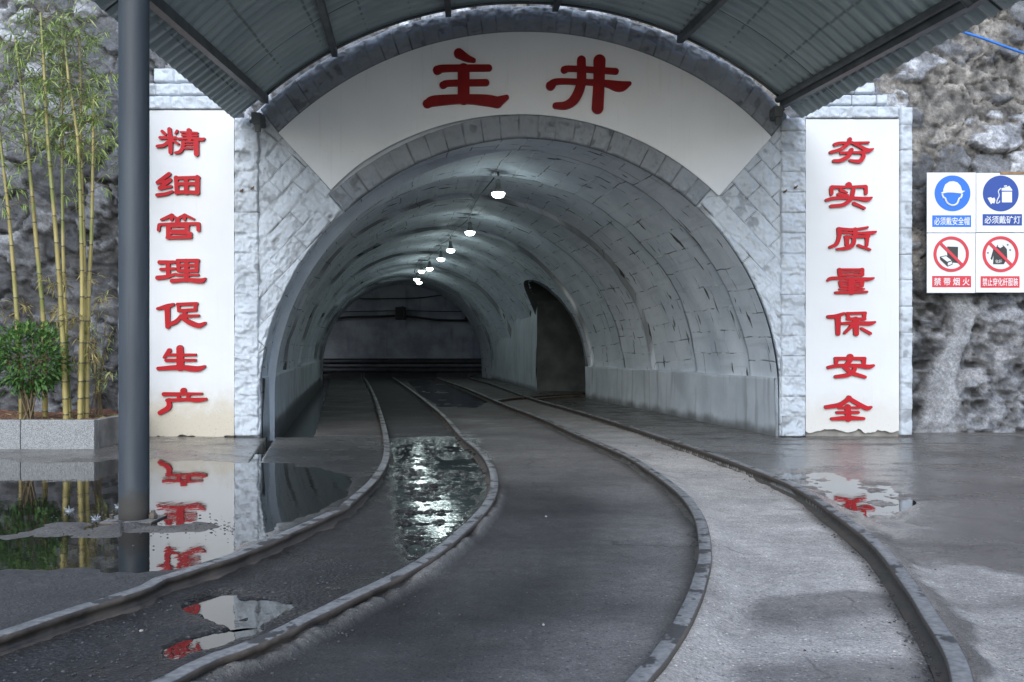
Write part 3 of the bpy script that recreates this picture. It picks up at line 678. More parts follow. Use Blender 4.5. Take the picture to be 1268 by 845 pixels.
# spandrels of diagonal split blocks
def spandrel(side):
    vs = np.arange(139, 542, 1.5); k = 90; U = np.zeros((len(vs),k)); V_ = np.repeat(vs[:,None], k, 1)
    for i, v in enumerate(vs):
        if side < 0:
            a = 320.5
            if v < 235.5: b_ = np.interp(v, [136,165,235.5], [322.5,345,410])
            else:
                cand = [arc(R2 if x < 132.5 else R1+1, x) for x in np.linspace(125,180,400)]
                ev = np.array([c[1] for c in cand]); eu = np.array([c[0] for c in cand])
                b_ = np.interp(v, ev, eu) if v < CV else 322.5
            b_ = max(b_, a+1.2)
        else:
            b_ = 967.0
            if v < 243: a = np.interp(v, [145,170,243], [975,955,890])
            else:
                cand = [arc(R2 if x > 47.5 else R1+1, x) for x in np.linspace(55,0,400)]
                ev = np.array([c[1] for c in cand]); eu = np.array([c[0] for c in cand])
                a = np.interp(v, ev, eu) if v < CV else 965.5
            a = min(a, b_-1.2)
        U[i] = np.linspace(a, b_, k)
    x = FX(U); z = FZ(V_); sg = side; ca = math.cos(R(47)); 
    s_ = (x*sg*-1)*ca + z*math.sin(R(47)); t_ = -(x*sg*-1)*math.sin(R(47)) + z*ca
    hg, gr = blocks(s_+20, t_+20, .40, .215, 91+side, amp=.026)
    hg[0]=hg[-1]=-.05; hg[:,0]=-.05; hg[:,-1]=-.05
    return grid('spandrel', np.stack([x, YF-hg, z],-1), M_CLAD, portal, attrs={'grime': gr})
spandrel(-1); spandrel(1)
# pilasters
def course_strip(name, u0, u1, v0, v1, Y0, seed, parent, bh=.235, bw=2.0, amp=.022, m=M_CLAD):
    nu = max(8, int((u1-u0)/1.3)); nv = max(8, int((v1-v0)/1.3)); U, V_ = np.meshgrid(np.linspace(u0,u1,nu), np.linspace(v0,v1,nv))
    hg, gr = blocks((U-u0)/PX + .02, (v1-V_)/PX, bw, bh, seed, amp=amp)
    ed = np.minimum(np.minimum(U-u0,u1-U), np.minimum(V_-v0, v1-V_))/PX; hg = hg*sst(ed,0,.02)
    for sl in (np.s_[0,:], np.s_[-1,:], np.s_[:,0], np.s_[:,-1]): hg[sl] = -.10
    return grid(name, np.stack([FX(U), Y0-hg, FZ(V_)],-1), m, parent, attrs={'grime': gr})
def pilaster(u0, u1, v0, v1, seed):
    nu = 30; nv = 300; U, V_ = np.meshgrid(np.linspace(u0,u1,nu), np.linspace(v0,v1,nv)); tt_ = (v1-V_)/PX
    hg, gr = blocks(np.full_like(U, 5.0)+ (U-u0)/PX, tt_, 50, .235, seed, amp=.03)
    ed = np.minimum(U-u0,u1-U)/PX; hg = hg*sst(ed,0,.02)+.02; hg[:,0]=hg[:,-1]=-.05; hg[0]=hg[-1]=-.05
    return grid('pilaster', np.stack([FX(U), YF-.015-hg, FZ(V_)],-1), M_CLAD, portal, attrs={'grime': gr})
pilaster(290.5, 321.5, 146, 540.5, 101); pilaster(965.5, 997, 146, 541, 104)

M_RUST = m_simple('rusty_iron', (.12,.065,.035), .8, .4, 30)
for u, v in ((299.5,236),(313,233),(972,237),(985,232)):
    c = P(u, v, YF-.05); b = MB(); b.tube([c+np.array([0,.06,0]), c+np.array([0,-.03,-.005])], .012, 6); b.tube([c+np.array([-.02,-.01,-.02]), c+np.array([.02,-.015,.015])], .007, 5); b.build('rusty_anchor', M_RUST, portal)

# ------------------------------------------------------------------ cut-out characters
def march(strokes, ox, oy, sc, step):
    fat = 1.10; pts = [(x/sc+ox, y/sc+oy, r*fat/sc) for st in strokes for x, y, r in st]; p = np.array(pts); mr = p[:,2].max()+2*step
    xs = np.arange(p[:,0].min()-mr, p[:,0].max()+mr, step); ys = np.arange(p[:,1].min()-mr, p[:,1].max()+mr, step)
    XX, YY = np.meshgrid(xs, ys, indexing='ij'); D = np.full(XX.shape, 1e9)
    for st in strokes:
        q_ = np.array([(x/sc+ox, y/sc+oy, r*fat/sc) for x, y, r in st])
        if len(q_) == 1: D = np.minimum(D, np.hypot(XX-q_[0,0], YY-q_[0,1])-q_[0,2]); continue
        if len(q_) > 2: q_ = spline(q_, 6)
        for a, b_ in zip(q_[:-1], q_[1:]):
            e = b_[:2]-a[:2]; tt_ = np.clip(((XX-a[0])*e[0]+(YY-a[1])*e[1])/(e@e+1e-9), 0, 1)
            D = np.minimum(D, np.hypot(XX-a[0]-tt_*e[0], YY-a[1]-tt_*e[1]) - (a[2]+(b_[2]-a[2])*tt_))
    verts = []; idx = {}; faces = []
    def vid(key, pt):
        if key not in idx: idx[key] = len(verts); verts.append(pt)
        return idx[key]
    ins = D < 0
    for i in range(len(xs)-1):
        for j in range(len(ys)-1):
            c = [(i,j),(i+1,j),(i+1,j+1),(i,j+1)]; f = [ins[a] for a in c]
            if not any(f): continue
            poly = []
            for k_ in range(4):
                a, b_ = c[k_], c[(k_+1)%4]
                if f[k_]: poly.append(vid(a, (xs[a[0]], ys[a[1]])))
                if f[k_] != f[(k_+1)%4]:
                    t_ = D[a]/(D[a]-D[b_]); key = (a,b_) if a < b_ else (b_,a)
                    poly.append(vid(key, (xs[a[0]]+(xs[b_[0]]-xs[a[0]])*t_, ys[a[1]]+(ys[b_[1]]-ys[a[1]])*t_)))
            if len(poly) > 2: faces.append(poly)
    return verts, faces
def character(strokes, ox, oy, sc, m, parent, Yface, thick=.03, step=.5):
    V2, Fc = march(strokes, ox, oy, sc, step); n = len(V2)
    from collections import Counter
    ec = Counter(); 
    for f in Fc:
        for a, b_ in zip(f, f[1:]+f[:1]): ec[(a,b_)] += 1
    bd = [(a,b_) for (a,b_) in ec if (b_,a) not in ec]
    Y0 = Yface-thick; V = [(FX(u,Y0), Y0, FZ(v,Y0)) for u, v in V2] + [(FX(u,Y0), Yface, FZ(v,Y0)) for u, v in V2]
    b = MB(); b.add(V, [f for f in Fc] + [[a, n+a, n+b_, b_] for a, b_ in bd]); return b.build('character', m, parent)
K1 = (185,150,7.6875); K2 = (185,255,7.6875); K3 = (185,360,5.125); K4 = (1015,160,7.6875); K5 = (1015,265,7.6875); K6 = (1015,375,5.45); K0 = (500,30,4.227)
CH_L = [(K1,[[(120,98,14),(148,125,13)],[(262,95,13),(245,118,8)],[(188,78,18),(198,190,20),(200,298,18)],[(100,158,14),(250,158,12)],[(190,185,14),(140,228,15),(72,240,13)],[(215,180,12),(275,218,10)],
   [(375,90,21),(380,165,21)],[(300,106,10),(455,112,9)],[(310,136,9),(455,138,9)],[(270,168,10),(400,163,11),(495,175,15),(522,165,8)],[(318,200,16),(315,250,16),(290,290,15),(245,302,11)],[(320,197,9),(455,197,9)],[(445,200,22),(446,312,22)],[(330,225,7),(440,225,7)],[(330,257,8),(440,257,8)]]),
  (K1,[[(185,505,18),(75,585,16)],[(75,588,12),(135,580,10)],[(195,560,17),(95,638,16)],[(105,642,15),(205,622,12)],[(135,575,8),(195,557,10)],[(72,705,16),(150,695,15),(215,672,12)],
   [(252,538,18),(260,683,18)],[(455,535,20),(455,683,20)],[(245,543,14),(465,538,16)],[(255,680,18),(350,675,15),(450,683,18)],[(348,545,19),(350,680,21)],[(255,598,15),(460,598,15)]]),
  (K2,[[(110,132,10),(160,113,14),(212,85,12)],[(212,90,16),(208,130,15)],[(215,92,10),(262,118,9)],[(285,112,12),(335,86,13)],[(335,88,13),(422,126,9)],[(333,95,16),(332,128,14)],[(265,130,21),(265,160,20)],
   [(85,228,15),(90,185,14)],[(92,178,12),(265,170,12),(460,170,14)],[(465,172,16),(465,228,17)],[(180,195,21),(180,298,21)],[(180,192,13),(365,190,13)],[(358,198,20),(352,226,18)],[(180,240,14),(365,236,11)],[(385,270,20),(383,290,19)],[(180,258,9),(390,262,14)],[(168,302,15),(390,298,15)]]),
  (K2,[[(95,538,18),(235,535,14)],[(108,605,14),(240,598,12)],[(175,540,19),(178,670,19)],[(75,685,19),(160,675,17),(250,648,10)],[(270,528,16),(275,618,16)],[(450,523,18),(448,618,18)],[(265,522,15),(460,520,15)],[(275,570,13),(450,568,13)],[(275,620,15),(452,617,15)],[(350,525,20),(352,705,20)],[(258,660,12),(462,658,10)],[(212,715,18),(350,706,17),(485,714,22),(530,692,9)]]),
  (K3,[[(50,115,8),(110,100,13),(150,88,9)],[(112,110,16),(115,228,14)],[(125,215,12),(170,195,12),(200,160,10)],[(180,90,9),(186,125,10)],[(293,85,10),(290,120,10)],[(178,88,10),(298,83,10)],[(185,128,10),(292,122,10)],[(222,130,13),(225,185,13)],[(225,162,9),(310,159,8)],[(213,178,12),(260,205,15),(312,222,14),(352,206,8)]]),
  (K3,[[(125,380,13),(92,424,8)],[(110,408,9),(290,408,8)],[(192,368,20),(195,488,21)],[(105,443,10),(290,442,8)],[(55,495,11),(190,488,15),(300,497,16),(348,482,8)]]),
  (K3,[[(215,637,18)],[(90,658,12),(330,655,7)],[(180,660,10),(190,695,10)],[(250,660,9),(240,690,9)],[(110,697,10),(230,692,10),(300,695,13),(356,690,9)],[(122,697,13),(120,742,15),(65,776,13)]])]
CH_R = [(K4,[[(145,146,15),(200,132,13),(300,130,10),(468,127,10)],[(290,95,17),(270,137,17),(200,192,15),(105,220,13)],[(310,127,12),(400,173,15),(458,203,20),(512,188,7)],[(205,228,13),(300,222,10),(425,222,14)],[(422,228,18),(415,268,18),(380,305,17),(292,298,11)],[(305,197,18),(270,260,18),(200,298,16),(138,302,14)]]),
  (K4,[[(280,532,26)],[(115,615,16),(113,572,18)],[(118,552,16),(280,550,11),(440,545,14)],[(442,550,16),(443,610,15)],[(203,582,15),(262,604,8)],[(180,620,14),(270,630,10)],[(67,675,13),(150,656,14),(330,656,13),(450,668,20),(497,652,9)],[(322,582,18),(300,660,18),(230,718,16),(110,733,14)],[(328,707,15),(428,753,12)]]),
  (K5,[[(180,142,15),(320,150,13),(458,128,10)],[(187,148,21),(187,220,18),(160,288,16),(100,316,12)],[(200,178,9),(350,182,9),(480,182,17),(537,170,9)],[(340,150,20),(340,215,20)],[(245,218,12),(470,215,12)],[(260,222,20),(262,292,18)],[(455,220,18),(450,298,14)],[(330,230,18),(320,288,18),(270,323,16),(168,336,10)],[(370,300,13),(482,340,10)]]),
  (K5,[[(190,532,17),(195,578,17)],[(407,532,18),(407,578,17)],[(185,530,11),(415,530,11)],[(200,556,7),(400,556,7)],[(200,583,9),(407,584,10)],[(80,633,11),(120,612,14),(300,615,12),(460,621,16),(517,611,8)],[(200,652,18),(206,688,15)],[(408,650,18),(405,685,15)],[(195,645,9),(415,645,9)],[(210,668,7),(400,668,7)],[(205,694,9),(405,692,9)],[(305,640,27),(305,745,25)],[(190,718,8),(425,715,8)],[(155,750,12),(300,746,14),(453,742,10)]]),
  (K6,[[(60,95,11),(110,92,13),(165,73,9)],[(125,100,18),(125,208,14)],[(190,74,11),(195,105,11)],[(305,72,12),(302,105,11)],[(185,73,9),(310,69,9)],[(190,110,10),(305,110,10)],[(155,140,9),(250,138,11),(338,140,13),(375,131,7)],[(245,115,19),(248,208,17)],[(215,160,11),(170,205,8)],[(285,175,9),(343,208,10)]]),
  (K6,[[(208,367,20)],[(112,405,12),(115,380,13)],[(110,377,11),(305,377,11)],[(300,382,14),(300,405,13)],[(60,438,10),(130,425,11),(260,425,12),(330,433,14),(366,424,8)],[(210,388,13),(172,432,13)],[(170,436,13),(220,474,13),(308,502,10)],[(238,430,13),(232,458,13),(190,488,13),(110,500,10)]]),
  (K6,[[(200,645,17)],[(200,647,13),(140,688,13),(45,706,12)],[(200,647,13),(270,688,14),(322,713,14),(350,705,7)],[(130,710,8),(265,709,8)],[(120,742,9),(262,741,9)],[(85,785,10),(200,779,14),(300,782,9)],[(192,705,18),(195,785,18)]])]
CH_0 = [[[(288,152,24),(330,176,17),(365,188,11)],[(175,240,21),(220,230,17),(445,228,16)],[(205,318,17),(240,308,15),(430,305,16)],[(313,235,28),(313,390,28)],[(122,416,21)],[(124,414,20),(165,400,25),(310,391,22),(430,398,27),(488,408,27)],[(488,408,27),(538,382,12)]],
  [[(840,238,17),(880,232,14),(1110,246,15)],[(768,322,22),(800,300,15),(900,300,14),(1050,308,16),(1130,325,25),(1182,310,10)],[(930,187,21),(928,310,23),(895,390,23),(850,423,19),(795,426,15)],[(1025,190,29),(1022,300,27),(1015,438,28)]]]
for st in CH_0: character(st, *K0, M_REDD, board, YF-.014, .035, .6)

# ------------------------------------------------------------------ slogan panels
def slogan(label, u0, u1, v0, v1, mat, chars, border, caps, seed):
    t_ = empty('slogan_wall', (FX((u0+u1)/2), YF, 0), label, 'slogan wall', 'slogan walls flanking the tunnel')
    nu, nv = 40, 120; U, V_ = np.meshgrid(np.linspace(u0,u1,nu), np.linspace(v0,v1,nv)); Y = YF-.004+.003*fbm(U*.02, V_*.02, seed, 3)
    low = (V_ == V_.max()); V2 = V_ + np.where(low, 3*fbm(U*.08, V_*0, seed+1, 3), 0)
    grid('plaster_face', np.stack([FX(U), Y, FZ(V2)],-1), mat, t_)
    for i, (bu0,bu1,bv0,bv1) in enumerate(border): course_strip('stone_border', bu0, bu1, bv0, bv1, YF-.015, seed+5+i, t_, bh=.30, bw=9, amp=.014)
    for i, (bu0,bu1,bv0,bv1) in enumerate(caps): course_strip('cap_course', bu0, bu1, bv0, bv1, YF-.02+.01*i, seed+9+i, t_, bh=.5, bw=.28, amp=.02)
    b = MB(); b.box((FX(min(u0,border[0][0])+2), YF+.05, -.1), (FX(max(u1,border[0][1])-2), YF+.55, FZ(v0-8))); b.build('wall_body', M_CONC, t_)
    for k_, st in chars: character(st, *k_, M_RED, t_, YF-.006, .032, .5)
    return t_
slogan('white slogan wall behind the steel post beside the bamboo with seven red characters and brown stains at its foot', 158.5, 290, 137, 541.5, M_WHITE, CH_L, [(146,158,118,541)], [(159,280,119,136.6),(162,263,103,118.6),(190,236,84,102.6)], 201)
slogan('clean white slogan wall beside the safety signs with seven red characters ending in a flat roof shaped one', 997.5, 1113, 148, 534, M_WHITE_R, CH_R, [(1113.5,1130,132.5,540)], [(997,1113,131.5,147.6),(1000,1099,117,131),(1030,1084,101,116.5)], 231)

# ------------------------------------------------------------------ rock retaining wall
def rock(name, x0, x1, label, seed):
    d = .024; xs = np.arange(x0, x1+d, d); zs = np.arange(-.35, 7.2, d); X, Z = np.meshgrid(xs, zs, indexing='ij')
    wx = X + .10*fbm(X*2.2, Z*2.2, seed, 3); wz = Z + .10*fbm(X*2.2+9, Z*2.2, seed+1, 3)
    cw, chh = .60, .42; sx = wx/cw; sz = wz/chh; ci = np.floor(sx); cj = np.floor(sz)
    F1 = np.full(X.shape, 9.); F2 = np.full(X.shape, 9.); ID = np.zeros(X.shape); lx = np.zeros(X.shape); lz = np.zeros(X.shape)
    for di in (-1,0,1):
        for dj in (-1,0,1):
            a = ci+di; b_ = cj+dj; px = a+.15+.7*hash2(a,b_,seed+2)+.35*(b_%2); pz = b_+.15+.7*hash2(a,b_,seed+3)
            dd = np.hypot((sx-px)*cw, (sz-pz)*chh)/.36*(0.75+.6*hash2(a,b_,seed+9)); near = dd < F1
            F2 = np.where(near, F1, np.minimum(F2, dd)); ID = np.where(near, hash2(a,b_,seed+4), ID); lx = np.where(near, sx-px, lx); lz = np.where(near, sz-pz, lz); F1 = np.where(near, dd, F1)
    n1 = fbm(X*3, Z*3, seed+5, 5); n2 = fbm(X*11, Z*11, seed+6, 4); n0 = fbm(X*.9, Z*.9, seed+8, 4); n3 = fbm(X*1.7+4, Z*2.6, seed+17, 4)
    fa, fb = .17, .12; qx = (X+.03*n1)/fa; qz = (Z+.02*n2)/fb + .4*qx; qi = np.floor(qx); qj = np.floor(qz)      # broken facets
    G1 = np.full(X.shape, 9.); gid = np.zeros(X.shape); gx_ = np.zeros(X.shape); gz_ = np.zeros(X.shape)
    for di in (-1,0,1):
        for dj in (-1,0,1):
            a = qi+di; b_ = qj+dj; px = a+.1+.8*hash2(a,b_,seed+52); pz = b_+.1+.8*hash2(a,b_,seed+53); dd = np.hypot(qx-px, qz-pz); near = dd < G1
            gid = np.where(near, hash2(a,b_,seed+54), gid); gx_ = np.where(near, qx-px, gx_); gz_ = np.where(near, qz-pz, gz_); G1 = np.where(near, dd, G1)
    facet = (gid-.5)*.022 + (hash2(np.floor(gid*9999), np.floor(gid*333), seed)-.5)*.035*gx_ + (hash2(np.floor(gid*9999), np.floor(gid*777), seed+1)-.5)*.04*gz_
    gap = F2-F1+.05*n1+.06*n2
    wv = .05+.16*sst(n3, -.35, .35); st_ = sst(gap-wv, 0, .07)*(1-sst(n3+.15*n2, .26, .40))
    u_, v_ = X/11.7*F+CU, HZ-(Z-1)/11.7*F
    render_ = (1-sst(Z+.5*n0, 1.7, 2.4))*(1.0 if x1 > 5 else .55)
    ty = (hash2(np.floor(ID*999), np.floor(ID*31), seed+2)-.5)*.20*lx + (hash2(np.floor(ID*999), np.floor(ID*77), seed)-.5)*.22*lz
    rdg = 1-2*np.abs(fbm(X*3.2, Z*8.5, seed+15, 5))
    hgt = st_*(.030+.05*ID+ty+facet*1.2)*(1-.55*render_) + .010*n1 + .008*n2 + .03*n0 + .010*rdg + .022*rdg*render_ + facet*.14
    crack = (1-sst(np.abs(gap-wv-.01), .0, .055))*sst(n0+.7*n1,-.15,.12)*(1-render_*.85)
    crack = np.maximum(crack, (1-sst(np.abs(fbm(X*.9+3, Z*1.3, seed+40, 5)), .0, .014))*.8); hgt -= crack*.055
    stone = np.stack([.085+.15*ID, .09+.155*ID, .098+.165*ID], -1)*(.72+.56*gid)[...,None]
    palest = ((ID > .55)*sst(gid+.5*n1, .35, .60)*sst(ID,.5,.75))[...,None]; stone = stone*(1-palest)+np.array([.46,.48,.51])*palest
    mcol = np.array([.175,.165,.15]) if x1 > 5 else np.array([.095,.095,.097])
    tone = stone*st_[...,None] + mcol*(1-st_)[...,None]*(1+.7*n2+.35*n1)[...,None]
    rc = np.array([.125,.13,.14])*(1+.8*n1+.7*n2+.45*rdg)[...,None]; tone = tone*(1-.78*render_[...,None])+rc*.78*render_[...,None]
    if x1 > 5:
        pl = [(1188,362),(1196,385),(1192,415),(1178,440),(1168,470),(1165,500),(1162,540)]; wd = [14,16,13,14,22,24,26]
        ctr = np.interp(v_, [p[1] for p in pl], [p[0] for p in pl]); ww = np.interp(v_, [p[1] for p in pl], wd)
        cm = (1-sst(np.abs(u_-ctr+6*n1)/ww, .7, 1.15))*sst(v_,356,372); tone = tone*(1-cm[...,None])+np.array([.25,.258,.27])*cm[...,None]; hgt = hgt*(1-.6*cm)+.05*cm
        tone = tone*.92
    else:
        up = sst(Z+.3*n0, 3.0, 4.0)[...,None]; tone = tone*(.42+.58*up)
    tone = tone*(1-.75*crack[...,None]); tone = np.clip(tone, .012, .6)
    q_ = np.hypot(.25*(X[:-1,:-1]+X[1:,:-1]+X[:-1,1:]+X[1:,1:])-.08, .25*(Z[:-1,:-1]+Z[1:,:-1]+Z[:-1,1:]+Z[1:,1:])-.44) > 3.75
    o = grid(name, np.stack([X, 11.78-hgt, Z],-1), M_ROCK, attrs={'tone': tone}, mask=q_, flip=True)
    return tag(o, label, 'retaining wall')
rock('rock_wall', -11, .0, 'dark rough stone retaining wall behind the bamboo and planter', 301)
rock('rock_wall', .0, 11, 'grey stone retaining wall with tan mortar and pale cement run under the safety signs', 331)

# ------------------------------------------------------------------ canopy
YB, YC = 11.06, 3.6
def lerp_img(p0, p1, t): return P(*p0, YB)*(1-t) + P(*p1, YC)*t
NS = 81; sv = np.linspace(-1, 1, NS)
def back_pt(s):
    a = math.asin(317/493)*s; return P(646+493*math.sin(a), 496-493*math.cos(a), YB)
SC = F/YC
fl = np.array([-2.42, YC, 3.30]); fr = np.array([3.30, YC, 3.30]); crown = 4.95
def front_pt(s):
    x = fl[0]+(fr[0]-fl[0])*(s+1)/2; return np.array([x, YC, 3.30+(crown-3.30)*(1-abs(s)**2.1)])
prof_b = [P(290,148,YB)] + [back_pt(s) for s in sv] + [P(993,147,YB)]
prof_f = [np.array([-2.60,YC,3.16])] + [front_pt(s) for s in sv] + [np.array([3.52,YC,3.16])]
prof_b = np.array(prof_b); prof_f = np.array(prof_f)
NYc = 400; tt = np.linspace(0, .79, NYc); Xc = prof_b[None]*(1-tt)[:,None,None] + prof_f[None]*tt[:,None,None]
nrm = np.gradient(Xc, axis=1); nrm = np.stack([-nrm[...,2], 0*nrm[...,0], nrm[...,0]], -1); nrm /= np.linalg.norm(nrm, axis=-1)[...,None]
per = .20; ph = np.abs(((Xc[...,1]/per) % 1)-.5)*2; cor = (np.clip((ph-.35)/.25,0,1))*.028
Xs = Xc + nrm*cor[...,None]
al = np.concatenate([[0], np.cumsum(np.linalg.norm(np.diff(prof_b, axis=0), axis=1))])
uvc = np.stack([Xc[...,1], np.repeat(al[None], NYc, 0)], -1)
canopy = empty('barrel_canopy', (0, 7, 0), 'dark green corrugated barrel vault canopy over the tracks in front of the portal', 'canopy')
grid('roof_sheet', Xs, M_CANOPY, canopy, uv=uvc, smooth=False)
top = Xs + nrm*.006; grid('roof_topside', top, M_CANOPY, canopy, uv=uvc, smooth=False)
def rod(name, sb, sf, r, drop, squash=False):
    a = back_pt(sb) if np.isscalar(sb) else sb; c = front_pt(sf) if np.isscalar(sf) else sf
    ts = np.linspace(0, .785, 14)[:,None]; pts = a*(1-ts)+c*ts; pts[:,2] -= drop
    b = MB()
    if squash:
        for i in range(1):
            V = []
            for p in (pts[0], pts[-1]): V += [(p[0]-r,p[1],p[2]-r*1.3),(p[0]+r,p[1],p[2]-r*1.3),(p[0]+r,p[1],p[2]+r*1.3),(p[0]-r,p[1],p[2]+r*1.3)]
            b.add(V, [[0,1,2,3],[4,5,6,7],[0,1,5,4],[1,2,6,5],[2,3,7,6],[3,0,4,7]])
    else: b.tube(pts, r, 10)
    return b.build(name, M_BEAM, canopy, not squash)
rod('edge_beam', -1.0, -1.0, .034, .05, True); rod('edge_pipe', 1.0, 1.0, .036, .05); rod('edge_beam', back_pt(1.0)+np.array([.055,0,-.05]), fr+np.array([.055,0,-.05]), .034, .05, True)
for sb, sf in ((-.70,-.60),(-.265,-.30),(.12,.22),(.585,.74)): rod('purlin', sb, sf, .033, .05, True)
pts = np.array([back_pt(s) for s in sv]); pts[:,1] -= .02; pts[:,2] -= .012; b = MB(); b.tube(pts, .016, 8); b.build('arch_rib', M_BEAM, canopy, True)
pts = np.array([back_pt(s)*.22+front_pt(s)*.78 for s in sv]); pts[:,2] -= .05; b = MB(); b.tube(pts, .045, 8); b.build('arch_rib', M_BEAM, canopy, True)
pts = np.array([back_pt(s)*.42+front_pt(s)*.58 for s in sv]); pts[:,2] -= .16; b = MB(); b.tube(pts, .03, 8); b.build('arch_rib', M_BEAM, canopy, True)
for u, v in ((318,146),(963,138)):                                             # wall brackets with clamps
    c = P(u, v, 11.0); b = MB(); b.box(c-np.array([.05,.06,.07]), c+np.array([.05,.22,.05]), .008); b.tube([c+np.array([-.08,0,-.05]), c+np.array([.08,.03,.03])], .02, 8); b.box(c+np.array([-.02,-.02,-.16]), c+np.array([.04,.03,-.05]), .006); b.build('wall_bracket', M_BEAM, canopy)

# ------------------------------------------------------------------ post
post = empty('steel_post', tuple(G(166,643)), 'dark blue grey steel post standing in the puddle before the left slogan wall', 'post')
p0 = G(166,643); b = MB(); zs = np.linspace(-.03, 3.62, 40)
prf = [(.0865*(1+.004*math.sin(z*9)), z) for z in zs]; b.lathe(prf, (p0[0],p0[1],0), 28); b.build('shaft', M_POST, post, True)
b = MB(); b.tube([(p0[0]+.115,p0[1]-.01,-.02),(p0[0]+.118,p0[1]-.012,.055)], .014, 8); b.lathe([(.026,.0),(.028,.02),(.016,.035)], (p0[0]+.116,p0[1]-.01,.008), 6); b.build('anchor_bolt', M_RAIL, post)
b = MB(); b.tube([(p0[0]-.125,p0[1]-.02,-.02),(p0[0]-.125,p0[1]-.02,.03)], .013, 8); b.build('anchor_bolt', M_RAIL, post)
b = MB(); b.box((p0[0]-.15,p0[1]-.13,-.02),(p0[0]+.15,p0[1]+.13,.004), .002); b.build('base_plate', M_RAIL, post)

# ------------------------------------------------------------------ rails
def rail_mesh(name, pts, label, group, w_=.031, hh=ZR, cut=None):
    c = spline([G(u, v, hh) for u, v in pts], 10); m_ = len(c); T = np.gradient(c[:,:2], axis=0); T /= np.linalg.norm(T, axis=1)[:,None]; N_ = np.stack([-T[:,1], T[:,0]], -1)
    prof = [(-.06,-.075),(-.06,-.07),(-.012,-.062),(-.010,-.030),(-w_,-.024),(-w_,-.006),(-w_+.006,0),(w_-.006,0),(w_,-.006),(w_,-.024),(.010,-.030),(.012,-.062),(.06,-.07),(.06,-.075)]
    dz = .0014*fbm(np.arange(m_)*.35, np.zeros(m_), 401+len(label), 3)
    V = np.array([[ (c[i,0]+N_[i,0]*a, c[i,1]+N_[i,1]*a, c[i,2]+z_+dz[i]) for a, z_ in prof] for i in range(m_)])
    o = grid(name, V, M_RAIL, smooth=False, flip=True); return tag(o, label, 'rail', group)
rail_mesh('rail', RA, 'leftmost curved rail between the big puddle and the dark gravel bed', 'curved rails running into the tunnel')
rail_mesh('rail', RB, 'second rail from the left with a sandy bank and the lamp-lit puddle against its inside', 'curved rails running into the tunnel')
rail_mesh('rail', RC, 'third rail from the left, mottled, between dark asphalt and the pale sandy bed', 'curved rails running into the tunnel')
rail_mesh('rail', RD, 'rightmost curved rail between the pale sandy bed and the wet reddish yard', 'curved rails running into the tunnel')
rail_mesh('rail', [(612,496),(640,492),(672,489.5),(705,487.5),(760,485)], 'thin branch rail turning off into the dark side passage', 'branch rails at the side passage', hh=.06)
rail_mesh('rail', [(660,494),(690,491),(730,489),(800,487)], 'shorter branch rail nearer the right wall at the side passage mouth', 'branch rails at the side passage', hh=.06)

# ------------------------------------------------------------------ lamps and cables
LAMPS = [(617,240,13.6),(582,288,18.1),(558,310,21.3),(546,321,23.4),(532,333,26.1),(522,336,27.4),(516,346,30.2),(519,350,31.6)]
LBL = ['largest glowing tunnel lamp, nearest the portal, under the first vault seam','second glowing lamp back from the portal, clear of the others','third glowing lamp back from the portal on the vault crown','fourth glowing lamp back, the last before the lamps bunch in pairs',
       'right lamp of the pair halfway down the lamp string','left lamp of the pair halfway down the lamp string','upper one of the last two lamps before the end wall','lowest and farthest lamp of the string before the end wall']
hang = []
for i, (u, v, Y) in enumerate(LAMPS):
    c = P(u, v, Y); top_z = SPR+RV+.05 - max(0, (abs(c[0]-axis(Y))**2)/6)
    l_ = empty('tunnel_lamp', tuple(c), LBL[i], 'lamp', 'lamps along the tunnel crown')
    b = MB(); b.lathe([(.015,.20),(.03,.19),(.036,.18),(.036,.10),(.045,.09),(.05,.045),(.088,.026),(.09,.012)], c, 20); b.build('lamp_housing', M_FIX, l_, True)
    b = MB(); b.tube([c+np.array([0,0,.25]), (c[0], Y, max(c[2]+.3, top_z))], .014, 8); b.build('hanger', M_FIX, l_, True)
    b = MB(); b.lathe([(.08,.016),(.092,.010),(.090,-.012),(.075,-.038),(.048,-.054),(.012,-.060)], c, 22); b.build('bulb', M_GLOW, l_, True)
    ld = bpy.data.lights.new('lamp_light', 'POINT'); ld.energy = LAMP_W*(1.0 if i == 0 else 1.25); ld.color = (.80,1,1); ld.shadow_soft_size = .09
    lo = bpy.data.objects.new('lamp_light', ld); lo.location = (0,0,-.20); COL.objects.link(lo); lo.parent = l_
    hang.append(np.array([c[0]-.06, Y, c[2]+.22]))
ctl = []
for a, b_ in zip(hang[:-1], hang[1:]):
    m_ = (a+b_)/2; ctl += [a, m_+np.array([-.03,0,.03])]
ctl.append(hang[-1]); b = MB(); b.tube(spline(ctl, 8), .009, 6); tag(b.build('power_cable', M_BLACK, None, True), 'black power cable linking the lamps along the tunnel crown', 'cable')
def wall_cable(pts, r, label, group='cables along the tunnel end wall'):
    b = MB(); b.tube(spline([P(u, v, 43.75) for u, v in pts], 8), r, 6); return tag(b.build('wall_cable', M_BLACK, None, True), label, 'cable', group)
wall_cable([(380,398),(430,393),(470,392),(500,391.5),(540,396),(575,397),(640,396)], .055, 'thick black cable sagging across the end wall, lowest of the cables')
wall_cable([(380,388),(440,386),(500,385),(560,386),(640,385)], .022, 'thin straight wire across the end wall just above the thick cable')
wall_cable([(390,368),(450,370),(480,370),(520,369),(550,366),(620,366)], .03, 'upper dark cable looped across the end wall under the lamps')
